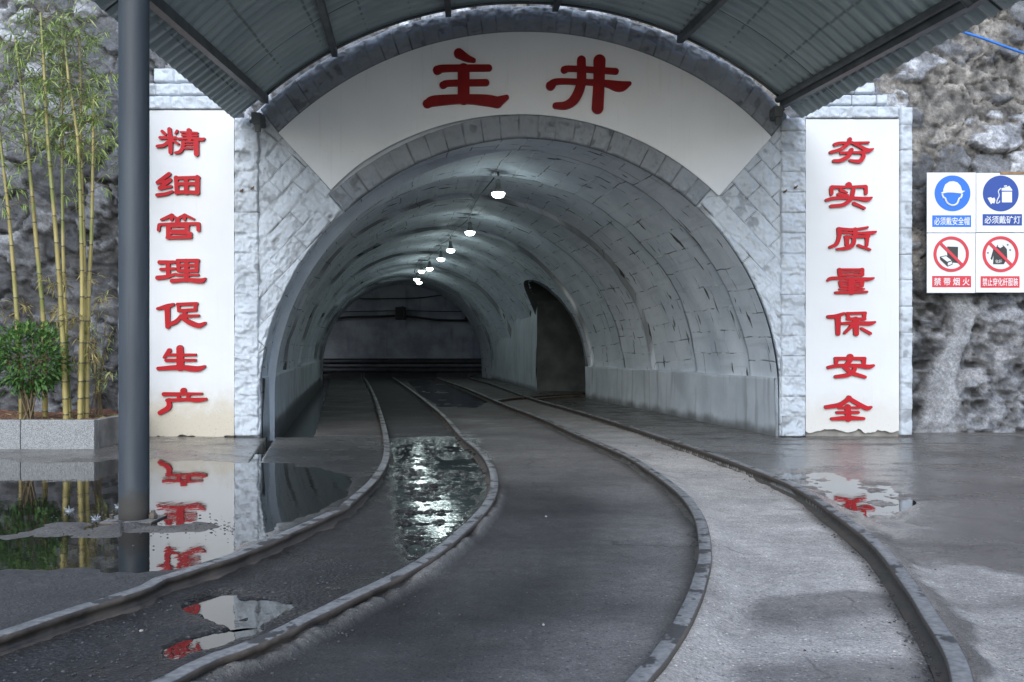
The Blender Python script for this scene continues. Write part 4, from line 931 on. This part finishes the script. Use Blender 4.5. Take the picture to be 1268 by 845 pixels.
c = P(497,388,43.7); b = MB(); b.box(c-np.array([.28,.08,.3]), c+np.array([.22,.1,.28]), .05); b.tube([c+np.array([.1,-.1,-.3]),c+np.array([.18,-.1,-.02]),c+np.array([.05,-.12,.3])], .05, 8); tag(b.build('junction_box', M_BLACK), 'dark junction box hung on the wires of the end wall', 'box')
c = P(587,392,43.7); b = MB(); b.box(c-np.array([.25,.08,.25]), c+np.array([.2,.1,.3]), .05); b.tube([c+np.array([-.4,-.1,-.05]),c+np.array([-.2,-.1,-.2]),c+np.array([.2,-.1,.25])], .06, 8); tag(b.build('cable_coil', M_BLACK), 'tangled dark cable bundle at the right end of the wall cables', 'cable bundle')
b = MB(); b.tube([(-17,43.3,.50),(9,43.3,.52)], .13, 12); b.tube([(-17,43.2,.12),(9,43.2,.12)], .17, 12); tag(b.build('water_pipe', M_PIPE, None, True), 'dark iron pipes lying along the foot of the end wall', 'pipe')

# ------------------------------------------------------------------ safety signs
YS = 11.5
def sx_(u): return FX(u, YS)
def sz_(v): return FZ(v, YS)
def text_mesh(txt, u0, u1, v0, v1, m, parent, y, bold=.006, name='lettering'):
    c = bpy.data.curves.new('t', 'FONT'); c.body = txt; c.size = 1; c.offset = bold; c.resolution_u = 3
    o = bpy.data.objects.new('t', c); COL.objects.link(o); bpy.context.view_layer.update()
    me = bpy.data.meshes.new_from_object(o.evaluated_get(bpy.context.evaluated_depsgraph_get())); bpy.data.objects.remove(o); bpy.data.curves.remove(c)
    n = len(me.vertices); V = np.empty(n*3, dtype=np.float32); me.vertices.foreach_get('co', V); V = V.reshape(-1,3)
    mn = V.min(0); mx = V.max(0); X = sx_(u0)+(V[:,0]-mn[0])/(mx[0]-mn[0])*(sx_(u1)-sx_(u0)); Z = sz_(v1)+(V[:,1]-mn[1])/(mx[1]-mn[1])*(sz_(v0)-sz_(v1))
    me.vertices.foreach_set('co', np.stack([X, np.full(n, y), Z], -1).astype(np.float32).ravel()); me.update(); me.materials.clear(); me.materials.append(m); me.name = name
    return put(bpy.data.objects.new(name, me), parent)
def disc(b, u, v, r, y0, y1, n=48, r_in=None):
    if r_in is None: b.poly([(sx_(u+r*math.cos(2*math.pi*i/n)), sz_(v+r*math.sin(2*math.pi*i/n))) for i in range(n)], y0, y1)
    else:
        V = []; 
        for i in range(n):
            a = 2*math.pi*i/n
            for rr, y in ((r,y0),(r_in,y0),(r,y1),(r_in,y1)): V.append((sx_(u+rr*math.cos(a)), y, sz_(v+rr*math.sin(a))))
        Fs = []
        for i in range(n):
            a = 4*i; c_ = 4*((i+1)%n); Fs += [[a,a+1,c_+1,c_],[a,c_,c_+2,a+2],[a+1,a+3,c_+3,c_+1]]
        b.add(V, Fs)
def pol(b, pts, y0, y1): b.poly([(sx_(u), sz_(v)) for u, v in pts], y0, y1)
def sign(label, u0, u1, v0, v1, kind, txt, cen_, strip, tcol):
    t_ = empty('safety_sign', (sx_((u0+u1)/2), YS, sz_(v1)), label, 'sign', 'safety signs on the rock wall')
    b = MB(); b.box((sx_(u0), YS-.008, sz_(v1)), (sx_(u1), YS+.012, sz_(v0)), .003); b.build('plate', M_SWHITE, t_)
    u, v, r = cen_; y1 = YS-.006; yd = YS-.0105; yp = YS-.0125; yq = YS-.0145
    if kind == 'helmet':
        b = MB(); disc(b, u, v, r, yd, y1); b.build('disc', M_DISCB, t_)
        b = MB(); pol(b, [(u-11.5,v-1),(u-11.5,v-5),(u-9,v-11),(u-4,v-14.5),(u+1,v-15),(u+6,v-13.5),(u+10,v-9),(u+11.5,v-4),(u+11.8,v-1)], yp, yd+.001); b.build('helmet', M_SWHITE, t_); b = MB(); pol(b, [(u-14.5,v-.5),(u-10,v-3.2),(u+11,v-3.4),(u+15.5,v-3),(u+11,v+.2),(u-4,v-1.4),(u-13,v+.3)], yq, yd+.001); b.build('helmet_brim', M_SWHITE, t_)
        out = [(u-13,v+1),(u-9,v+1.5),(u-11,v+5),(u-7,v+12),(u,v+16),(u+5,v+14.5),(u+9,v+7.5),(u+12.5,v+5.5),(u+11.5,v+.5),(u+9.5,v+.5),(u+9.5,v+4),(u+7,v+6.5),(u+4,v+12.5),(u,v+14),(u-5,v+11),(u-8.5,v+4.8),(u-9.5,v+4.5)]
        pts = np.array([(u-13.2,v+.8),(u-11.5,v+5.2),(u-9.5,v+6),(u-6.5,v+12),(u,v+15),(u+5.5,v+12.5),(u+8,v+6.5),(u+10.5,v+5),(u+11.8,v+.6)]); pp = spline(pts, 5)
        b = MB(); b.tube([(sx_(a), yp, sz_(c_)) for a, c_ in pp], .011, 6); b.build('face_outline', M_SWHITE, t_)
    elif kind == 'miner_lamp':
        b = MB(); disc(b, u, v, r, yd, y1); b.build('disc', M_DISCD, t_)
        b = MB(); pol(b, [(u+1,v-3.5),(u+1.2,v-6.5),(u+7,v-8),(u+10.5,v-9.5),(u+14,v-4.5),(u+14,v-3.5)], yp, yd+.001); pol(b, [(u+1.4,v-2),(u+13.8,v-2.2),(u+13.8,v+11),(u+1.4,v+11)], yp, yd+.001); pol(b, [(u+4,v-9.8),(u+7.5,v-10.2),(u+7.5,v-8.6),(u+4,v-8.4)], yp, yd+.001); b.build('battery_pictogram', M_SWHITE, t_); b = MB(); pol(b, [(u-16.5,v+5.5),(u-12,v+4.5),(u-11,v+6),(u-8,v+5),(u-6.8,v+8),(u-8,v+12.5),(u-10.5,v+11.5),(u-12,v+13.5),(u-14,v+10)], yp, yd+.001); b.build('lamp_pictogram', M_SWHITE, t_); b = MB(); b.tube([(sx_(a), yp, sz_(c_)) for a, c_ in spline([(u,v-6.5),(u-3,v-3),(u-2.2,v+3),(u-4.5,v+8),(u-5,v+12),(u-2,v+11),(u-1.5,v+9)],5)], .006, 6); b.build('cord_pictogram', M_SWHITE, t_)
    else:
        if kind == 'smoke':
            b = MB(); pol(b, [(u-4.8,v-9.5),(u+8.5,v-9),(u+8.3,v+11),(u-5,v+10)], yp+.001, yd+.003); b.build('pack_pictogram', M_SBLACK, t_)
            b = MB(); pol(b, [(u-14,v+3),(u-6,v+1.5),(u+2,v+8),(u+1.5,v+13),(u-4.5,v+15.5),(u-13.5,v+7)], yp, yd+.003); b.build('box_pictogram', M_SBLACK, t_)
            b = MB(); pol(b, [(u-12.6,v+3.7),(u-6.4,v+2.6),(u+.2,v+7.8),(u-5,v+9.4)], yq, yp+.001); b.build('box_face', M_SWHITE, t_); b = MB(); pol(b, [(u-4.2,v+10.7),(u+.9,v+9),(u+.6,v+12.3),(u-4.2,v+14.3)], yq, yp+.001); b.build('box_face', M_SWHITE, t_)
        else:
            b = MB(); pol(b, [(u-3.6,v-11.5),(u+2,v-12),(u+5,v-9.5),(u+8,v-6),(u+8.6,v+6),(u+6.8,v+7.5),(u+4.2,v+12.5),(u-9.2,v+12.5),(u-8.4,v+1),(u-10.5,v+7.5),(u-12.2,v+5.8),(u-8.6,v-6.5),(u-5,v-9)], yp+.001, yd+.003); b.build('coat_pictogram', M_SBLACK, t_)
            for a, c_ in ((-15.5,-1.5),(9,-11.5),(12,-5)):
                b = MB(); pol(b, [(u+a+(1.5 if i%2==0 else .6)*math.cos(i*math.pi/5), v+c_+(1.5 if i%2==0 else .6)*math.sin(i*math.pi/5)) for i in range(10)], yp, yd+.003); b.build('spark', M_SBLACK, t_)
            text_mesh('化纤', u-6.5, u+1.5, v+6.8, v+11.3, M_SWHITE, t_, yq, .004)
            b = MB(); pol(b, [(u-2.6,v-12.6),(u+1.5,v-12.8),(u+3,v-9.5),(u-.5,v-7.4),(u-3.6,v-9.6)], yq, yp+.002); b.build('collar', M_SWHITE, t_)
        b = MB(); disc(b, u, v, r, yq-.002, y1, 56, r-3.6); a = R(45); k_ = r-2.2; n_ = 1.8
        pol(b, [(u-k_*math.cos(a)+n_*.7, v-k_*math.sin(a)-n_*.7),(u+k_*math.cos(a)+n_*.7, v+k_*math.sin(a)-n_*.7),(u+k_*math.cos(a)-n_*.7, v+k_*math.sin(a)+n_*.7),(u-k_*math.cos(a)-n_*.7, v-k_*math.sin(a)+n_*.7)], yq-.004, yd+.002); b.build('prohibition_ring', M_SRED, t_)
    s0,s1,s2,s3 = strip; b = MB(); pol(b, [(s0,s2),(s1,s2),(s1,s3),(s0,s3)], yd, y1); b.build('caption_strip', tcol, t_)
    text_mesh(txt, s0+2.2, s1-2.0, s2+2.2, s3-2.2, M_SWHITE, t_, yd-.002, .010)
    return t_
sign('bright blue sign with a white hard hat and face', 1147.5, 1208, 214, 288.4, 'helmet', '必须戴安全帽', (1179,239.8,22.2), (1154,1202,267,281.4), M_DISCB)
sign('dark blue sign with a white cap lamp and battery', 1208.6, 1268, 214.5, 288, 'miner_lamp', '必须戴矿灯', (1238.7,240,22.2), (1216.3,1265,265.5,279.6), M_DISCD)
sign('red ring sign striking out cigarette pack and matchbox', 1147.5, 1207.4, 289, 363, 'smoke', '禁 带 烟 火', (1177.3,315,21.9), (1153.8,1202,342,356), M_SRED)
sign('red ring sign striking out a black coat', 1208, 1268, 288.8, 362.5, 'coat', '禁止穿化纤服装', (1238.3,315,22.2), (1213.8,1262,342.3,356.6), M_SRED)
b = MB(); b.box((sx_(1238), YS-.02, sz_(216.5)), (sx_(1300), YS+.02, sz_(213.2)), .004); tag(b.build('wooden_lath', M_WOOD), 'thin brown wooden lath along the top edge of the cap lamp sign', 'lath')
b = MB(); b.tube(spline([P(1150,22,11.35),P(1185,37,11.4),P(1215,47,11.4),P(1245,58,11.4),P(1268,66,11.4),P(1330,84,11.4)], 6), .016, 8); tag(b.build('blue_cable', M_BLUEC, None, True), 'bright blue cable slung across the top of the right rock wall', 'cable')

# ------------------------------------------------------------------ planter with bamboo and shrub
plx1 = G(117,557)[0]; ply0 = G(117,557)[1]; PZ = .30
planter = empty('planter', (plx1-1.5, ply0, 0), 'low granite faced planter bed of reddish soil under the bamboo', 'planter')
b = MB(); 
x_ = -9.0
while x_ < plx1-.01:
    x2 = min(x_+1.35, plx1); b.box((x_+.003, ply0, -.1), (x2-.003, ply0+.09, PZ), .008); x_ = x2
b.build('granite_panel', M_GRANITE, planter)
b = MB(); b.box((plx1-.085, ply0+.093, -.1), (plx1+.0, 11.14, PZ-.004), .01); b.build('side_panel', M_CONC, planter)
gx, gy = np.meshgrid(np.arange(-9, plx1-.08, .03), np.arange(ply0+.085, 11.75, .03), indexing='ij')
grid('soil', np.stack([gx, gy, .255+.03*fbm(gx*2,gy*2,501,4)+.018*fbm(gx*9,gy*9,503,3)],-1), M_SOIL, planter)
def leaf_mesh(name, specs, m, parent, twigs=None):
    """specs: base, direction, length, width, tone"""
    V = []; Fq = []; T = []
    for p, d, L_, W_, tn in specs:
        d = d/np.linalg.norm(d); s_ = np.cross(d, np.array([rng.normal()*.5, rng.normal()*.5, 1])); s_ /= np.linalg.norm(s_)+1e-9; nn_ = np.cross(s_, d)
        b0 = len(V); mid = p + d*L_*.42 + nn_*L_*.05; tip = p + d*L_ - nn_*L_*.10 + np.array([0,0,-.08*L_])
        V += [p, mid+s_*W_*.5-nn_*W_*.15, tip, mid-s_*W_*.5-nn_*W_*.15, mid]; Fq += [[b0,b0+1,b0+4],[b0+1,b0+2,b0+4],[b0+2,b0+3,b0+4],[b0+3,b0,b0+4]]; T += [tn]*5
    if twigs is None or not twigs.v: return mesh_np(name, np.array(V), np.array(Fq), m, parent, attrs={'tone': np.array(T)}, smooth=False)
    n0 = len(V); nf = len(Fq); V = V + [np.array(p) for p in twigs.v]; Fq = Fq + [[i+n0 for i in f] for f in twigs.f]; T = T + [0]*len(twigs.v)
    o = mesh_np(name, np.array(V), Fq, m, parent, attrs={'tone': np.array(T)}, smooth=False); o.data.materials.append(M_TWIG)
    o.data.polygons.foreach_set('material_index', np.array([0]*nf+[1]*len(twigs.f), dtype=np.int32)); return o
def culm(pts, r0, label, nleaf, leafz, dry=0, ydep=10.25):
    base = np.array(pts[0]); Yb = ydep; w3 = spline([P(u, v, Yb) for u, v in pts], 14); w3[:,1] += .02*np.sin(np.linspace(0,3,len(w3))); w3[0][2] = .22
    t_ = empty('bamboo', tuple(w3[0]), label, 'bamboo', 'bamboo stems in the planter')
    Ls = np.concatenate([[0], np.cumsum(np.linalg.norm(np.diff(w3, axis=0), axis=1))]); tot = Ls[-1]; nodes = []; z = .12
    while z < tot-.05: nodes.append(z); z += .15+.13*min(1, z/1.4)
    ss = [0.0]; rr = [1.0]; nd = [0.0]
    for q_ in nodes:
        for dz_, k_, f_ in ((-.014,1,0),(-.007,1.16,1),(.0,.96,1),(.010,1,.0)): ss.append(q_+dz_); rr.append(k_); nd.append(f_)
    ss.append(tot); rr.append(1.0); nd.append(0.0); ss = np.array(ss); pp = np.stack([np.interp(ss, Ls, w3[:,i]) for i in range(3)], -1)
    rad = np.array(rr)*r0*.82*(1-.55*ss/tot); n_ = 10; V = []; 
    for p, r in zip(pp, rad):
        for k_ in range(n_): V.append((p[0]+r*math.cos(2*math.pi*k_/n_), p[1]+r*math.sin(2*math.pi*k_/n_), p[2]))
    m_ = len(pp); Fq = np.array([[i*n_+k_, i*n_+(k_+1)%n_, (i+1)*n_+(k_+1)%n_, (i+1)*n_+k_] for i in range(m_-1) for k_ in range(n_)])
    mesh_np('culm', np.array(V), Fq, M_CULM, t_, attrs={'node': np.repeat(nd, n_)})
    tw = MB(); gs = []; ds = []
    for k_ in range(nleaf):
        isdry = k_ < dry; 
        zt = rng.uniform(.75, 1.75) if isdry else rng.uniform(*leafz)
        s_ = np.interp(zt, pp[:,2], ss); p = np.array([np.interp(s_, ss, pp[:,i]) for i in range(3)])
        a = rng.uniform(0, 2*math.pi); d = np.array([math.cos(a), .55*math.sin(a)-.1, rng.uniform(-.05,.75)]); L_ = rng.uniform(.12, .55)*(.6 if isdry else 1)
        e = p + d*L_; md = p + d*L_*.5 + np.array([0,0,.03]); tw.tube([p, md, e+np.array([0,0,-.02])], [.0035,.0028,.0018], 4, False)
        for j in range(rng.integers(8, 15)):
            f_ = rng.uniform(.35,1.0); q_ = p + d*L_*f_; dd = d*.6 + rng.normal(0,.55,3); dd[2] -= .35
            (ds if isdry else gs).append((q_, dd, rng.uniform(.08,.18), rng.uniform(.011,.019), rng.uniform(0,1)))
    if gs: leaf_mesh('foliage', gs, M_BLEAF, t_, tw)
    if ds: leaf_mesh('dry_foliage', ds, M_DLEAF, t_)
    return t_
culm([(27,508),(21,404),(11,280),(3,205),(-6,120)], .034, 'leftmost bamboo stem, leaning out of frame at the left edge', 28, (2.4,3.9), 6)
culm([(56,507),(53,397),(44,300),(32,170),(25,105),(19,46)], .036, 'bamboo stem rising behind the shrub and leaning left', 52, (2.9,4.4), 8, 10.5)
culm([(82,518),(76,397),(69,300),(58,170),(53,70),(50,16)], .036, 'tallest yellow bamboo stem, in the middle of the clump', 50, (3.0,4.6), 8, 10.0)
culm([(86,514),(81,400),(77,300),(76,170),(76,90),(77,18)], .028, 'thin upright bamboo stem just right of the tallest one', 54, (3.0,4.6), 5, 10.35)
culm([(99,515),(101,395),(100,300),(95,170),(85,106),(80,50)], .034, 'bamboo stem of the right pair that bends left at its top', 52, (2.9,4.6), 6, 10.1)
culm([(103,511),(104,390),(103,300),(100,213),(99,103),(98,40)], .030, 'straight bamboo stem of the right pair, behind its bent neighbour', 52, (3.0,4.6), 5, 10.4)
culm([(107,513),(109,369),(112,300),(114,213),(116,118)], .034, 'rightmost bamboo stem, short and cut off at its top', 30, (2.4,3.7), 6, 10.2)
def shoots():
    base = P(120,512,10.5); base[2] = .24; t_ = empty('bamboo_shoot', tuple(base), 'wispy drooping young bamboo shoots right of the thick stems', 'plant'); tw = MB(); sp = []
    for u, v in ((112,395),(122,372),(134,362),(140,408),(128,440),(142,455),(118,430),(108,440)):
        e = P(u, v, 10.35+rng.uniform(-.25,.25)); m_ = base*.45+e*.55+np.array([.03*rng.normal(),0,.08]); pl = spline([base+np.array([.05*rng.normal(),.04*rng.normal(),0]), m_, e], 8); tw.tube(pl, np.linspace(.007,.002,len(pl)), 5, False)
        for j in range(34):
            q_ = pl[rng.integers(len(pl)//3, len(pl))]; d = rng.normal(0,.6,3); d[2] -= .25; sp.append((q_+rng.normal(0,.02,3), d, rng.uniform(.06,.13), rng.uniform(.009,.014), rng.uniform(0,1)))
    leaf_mesh('foliage', sp[::2], M_BLEAF, t_, tw); leaf_mesh('dry_foliage', sp[1::2], M_DLEAF, t_)
shoots()
def shrub():
    base = P(37,516,10.0); base[2] = .25; t_ = empty('shrub', tuple(base), 'round dark green leafy shrub before the bamboo in the planter', 'shrub'); tw = MB(); sp = []
    c = P(37,446,10.0)
    for k_ in range(16):
        a = rng.uniform(0,2*math.pi); e = c + np.array([math.cos(a)*rng.uniform(.05,.30), math.sin(a)*rng.uniform(.05,.25), rng.uniform(-.05,.22)]); pl = spline([base+rng.normal(0,.03,3)*np.array([1,1,0]), base*.5+e*.5+rng.normal(0,.04,3), e], 6); tw.tube(pl, np.linspace(.010,.003,len(pl)), 5, False)
    n_ = 0
    while n_ < 1600:
        q_ = rng.normal(0,1,3); q_ /= np.linalg.norm(q_); rr_ = rng.uniform(.45,1)**.5; q_ = q_*rr_*np.array([.37,.31,.36]); q_[2] += .0
        if vnoise(np.array([q_[0]*7+3]), np.array([q_[2]*7+q_[1]*5]), 77)[0] < -.32: continue
        if q_[2] < -.24 and rng.uniform() < .35: continue
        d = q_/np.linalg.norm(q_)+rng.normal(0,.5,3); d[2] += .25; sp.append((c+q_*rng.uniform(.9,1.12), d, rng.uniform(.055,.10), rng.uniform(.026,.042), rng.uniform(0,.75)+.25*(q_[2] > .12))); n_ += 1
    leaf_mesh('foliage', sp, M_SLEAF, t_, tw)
shrub()
sp = []                                                                       # fallen leaves on the soil
for k_ in range(260):
    p = np.array([rng.uniform(-6,plx1-.12), rng.uniform(ply0+.12, 11.1), .275+rng.uniform(0,.02)]); d = rng.normal(0,1,3); d[2] *= .15; sp.append((p, d, rng.uniform(.06,.12), rng.uniform(.012,.022), rng.uniform(0,1)))
o = leaf_mesh('leaf_litter', sp, M_DLEAF, None); struct(o, 'stuff', 'dry fallen bamboo leaves on the planter soil')

# ------------------------------------------------------------------ small things on the ground
def pebble(b, p, r, sq=.6):
    import bmesh
    bm = bmesh.new(); bmesh.ops.create_icosphere(bm, subdivisions=1, radius=1)
    V = [(p[0]+r*v.co.x*(1+.3*rng.normal()*.5), p[1]+r*v.co.y*(1+.3*rng.normal()*.5), p[2]+r*sq*v.co.z*(1+.15*rng.normal())) for v in bm.verts]; Fs = [[v.index for v in f.verts] for f in bm.faces]; bm.free(); b.add(V, Fs)
M_PEB = m_simple('grey_pebble', (.055,.055,.057), .8, .5, 20)
b = MB()
for k_ in range(1500):
    z_ = rng.uniform(); v = rng.uniform(560, 880)
    if z_ < .5: u = rng.uniform(uv_of(RA, np.array([v]))[0]+8, uv_of(RB, np.array([v]))[0]-10)
    elif z_ < .62: u = rng.uniform(60, 290); v = rng.normal(650, 6)
    elif z_ < .8: u = uv_of(RD, np.array([v]))[0] - abs(rng.normal(0, 22)) - 14
    elif z_ < .9: u = uv_of(RB, np.array([v]))[0] + abs(rng.normal(0, 24)) + 12
    else: u = rng.uniform(0, 1268)
    if any(sdpoly(np.array([u]), np.array([v]), PUD[k2])[0] > -3 for k2 in ('mid','low','glint','right')): continue
    p = G(u, v); pebble(b, (p[0],p[1],.003), rng.uniform(.002,.0065)*(1.5 if rng.uniform() < .05 else 1))
struct(b.build('gravel', M_PEB), 'stuff', 'loose grey gravel between and along the rails')
M_CHIP = m_simple('pale_stone_chip', (.26,.25,.23), .8, .2, 20)
for u, v, r, lab in ((676,641,.013,'pale stone chip on the dark asphalt right of the second rail bend'),(673,776,.010,'small pale chip on the asphalt in the middle foreground'),(175,783,.012,'white chip on the dark gravel near the leftmost rail')):
    b = MB(); p = G(u, v); pebble(b, (p[0],p[1],.006), r*.65, .7); tag(b.build('stone_chip', M_CHIP), lab, 'stone chip', 'pale stone chips')
b = MB(); p = G(892,683); b.add([(p[0]-.03,p[1]-.02,.012),(p[0],p[1]-.03,.028),(p[0]+.035,p[1],.016),(p[0]+.005,p[1]+.03,.022),(p[0]+.002,p[1],.010)], [[0,1,4],[1,2,4],[2,3,4],[3,0,4]]); tag(b.build('dead_leaf', M_TWIG), 'curled dark leaf on the pale sand beside the third rail', 'leaf')
for u, v, r, lab in ((86,632,.030,'left water splash in the puddle, low and flat'),(119,642,.030,'middle water splash in the puddle, nearest the camera'),(148,627,.034,'right water splash in the puddle, beside the steel post')):
    p = G(u, v); b = MB()
    b.lathe([(r*.9,-.008),(r*.8,-.002),(r*.5,.006),(r*.2,.007)], p, 14)
    for k_ in range(9):
        a = 2*math.pi*k_/9+rng.uniform(-.2,.2); d_ = np.array([math.cos(a), math.sin(a), 0]); hh = rng.uniform(.008,.030); q0 = np.array([p[0],p[1],-.004])+d_*r*.35
        b.tube([q0, q0+d_*r*.35+np.array([0,0,hh*.6]), q0+d_*r*rng.uniform(.4,.9)+np.array([0,0,hh])], [.0045,.0028,.0014], 6)
    tag(b.build('water_splash', M_SPLASH, None, True), lab, 'splash', 'drip splashes in the big puddle')
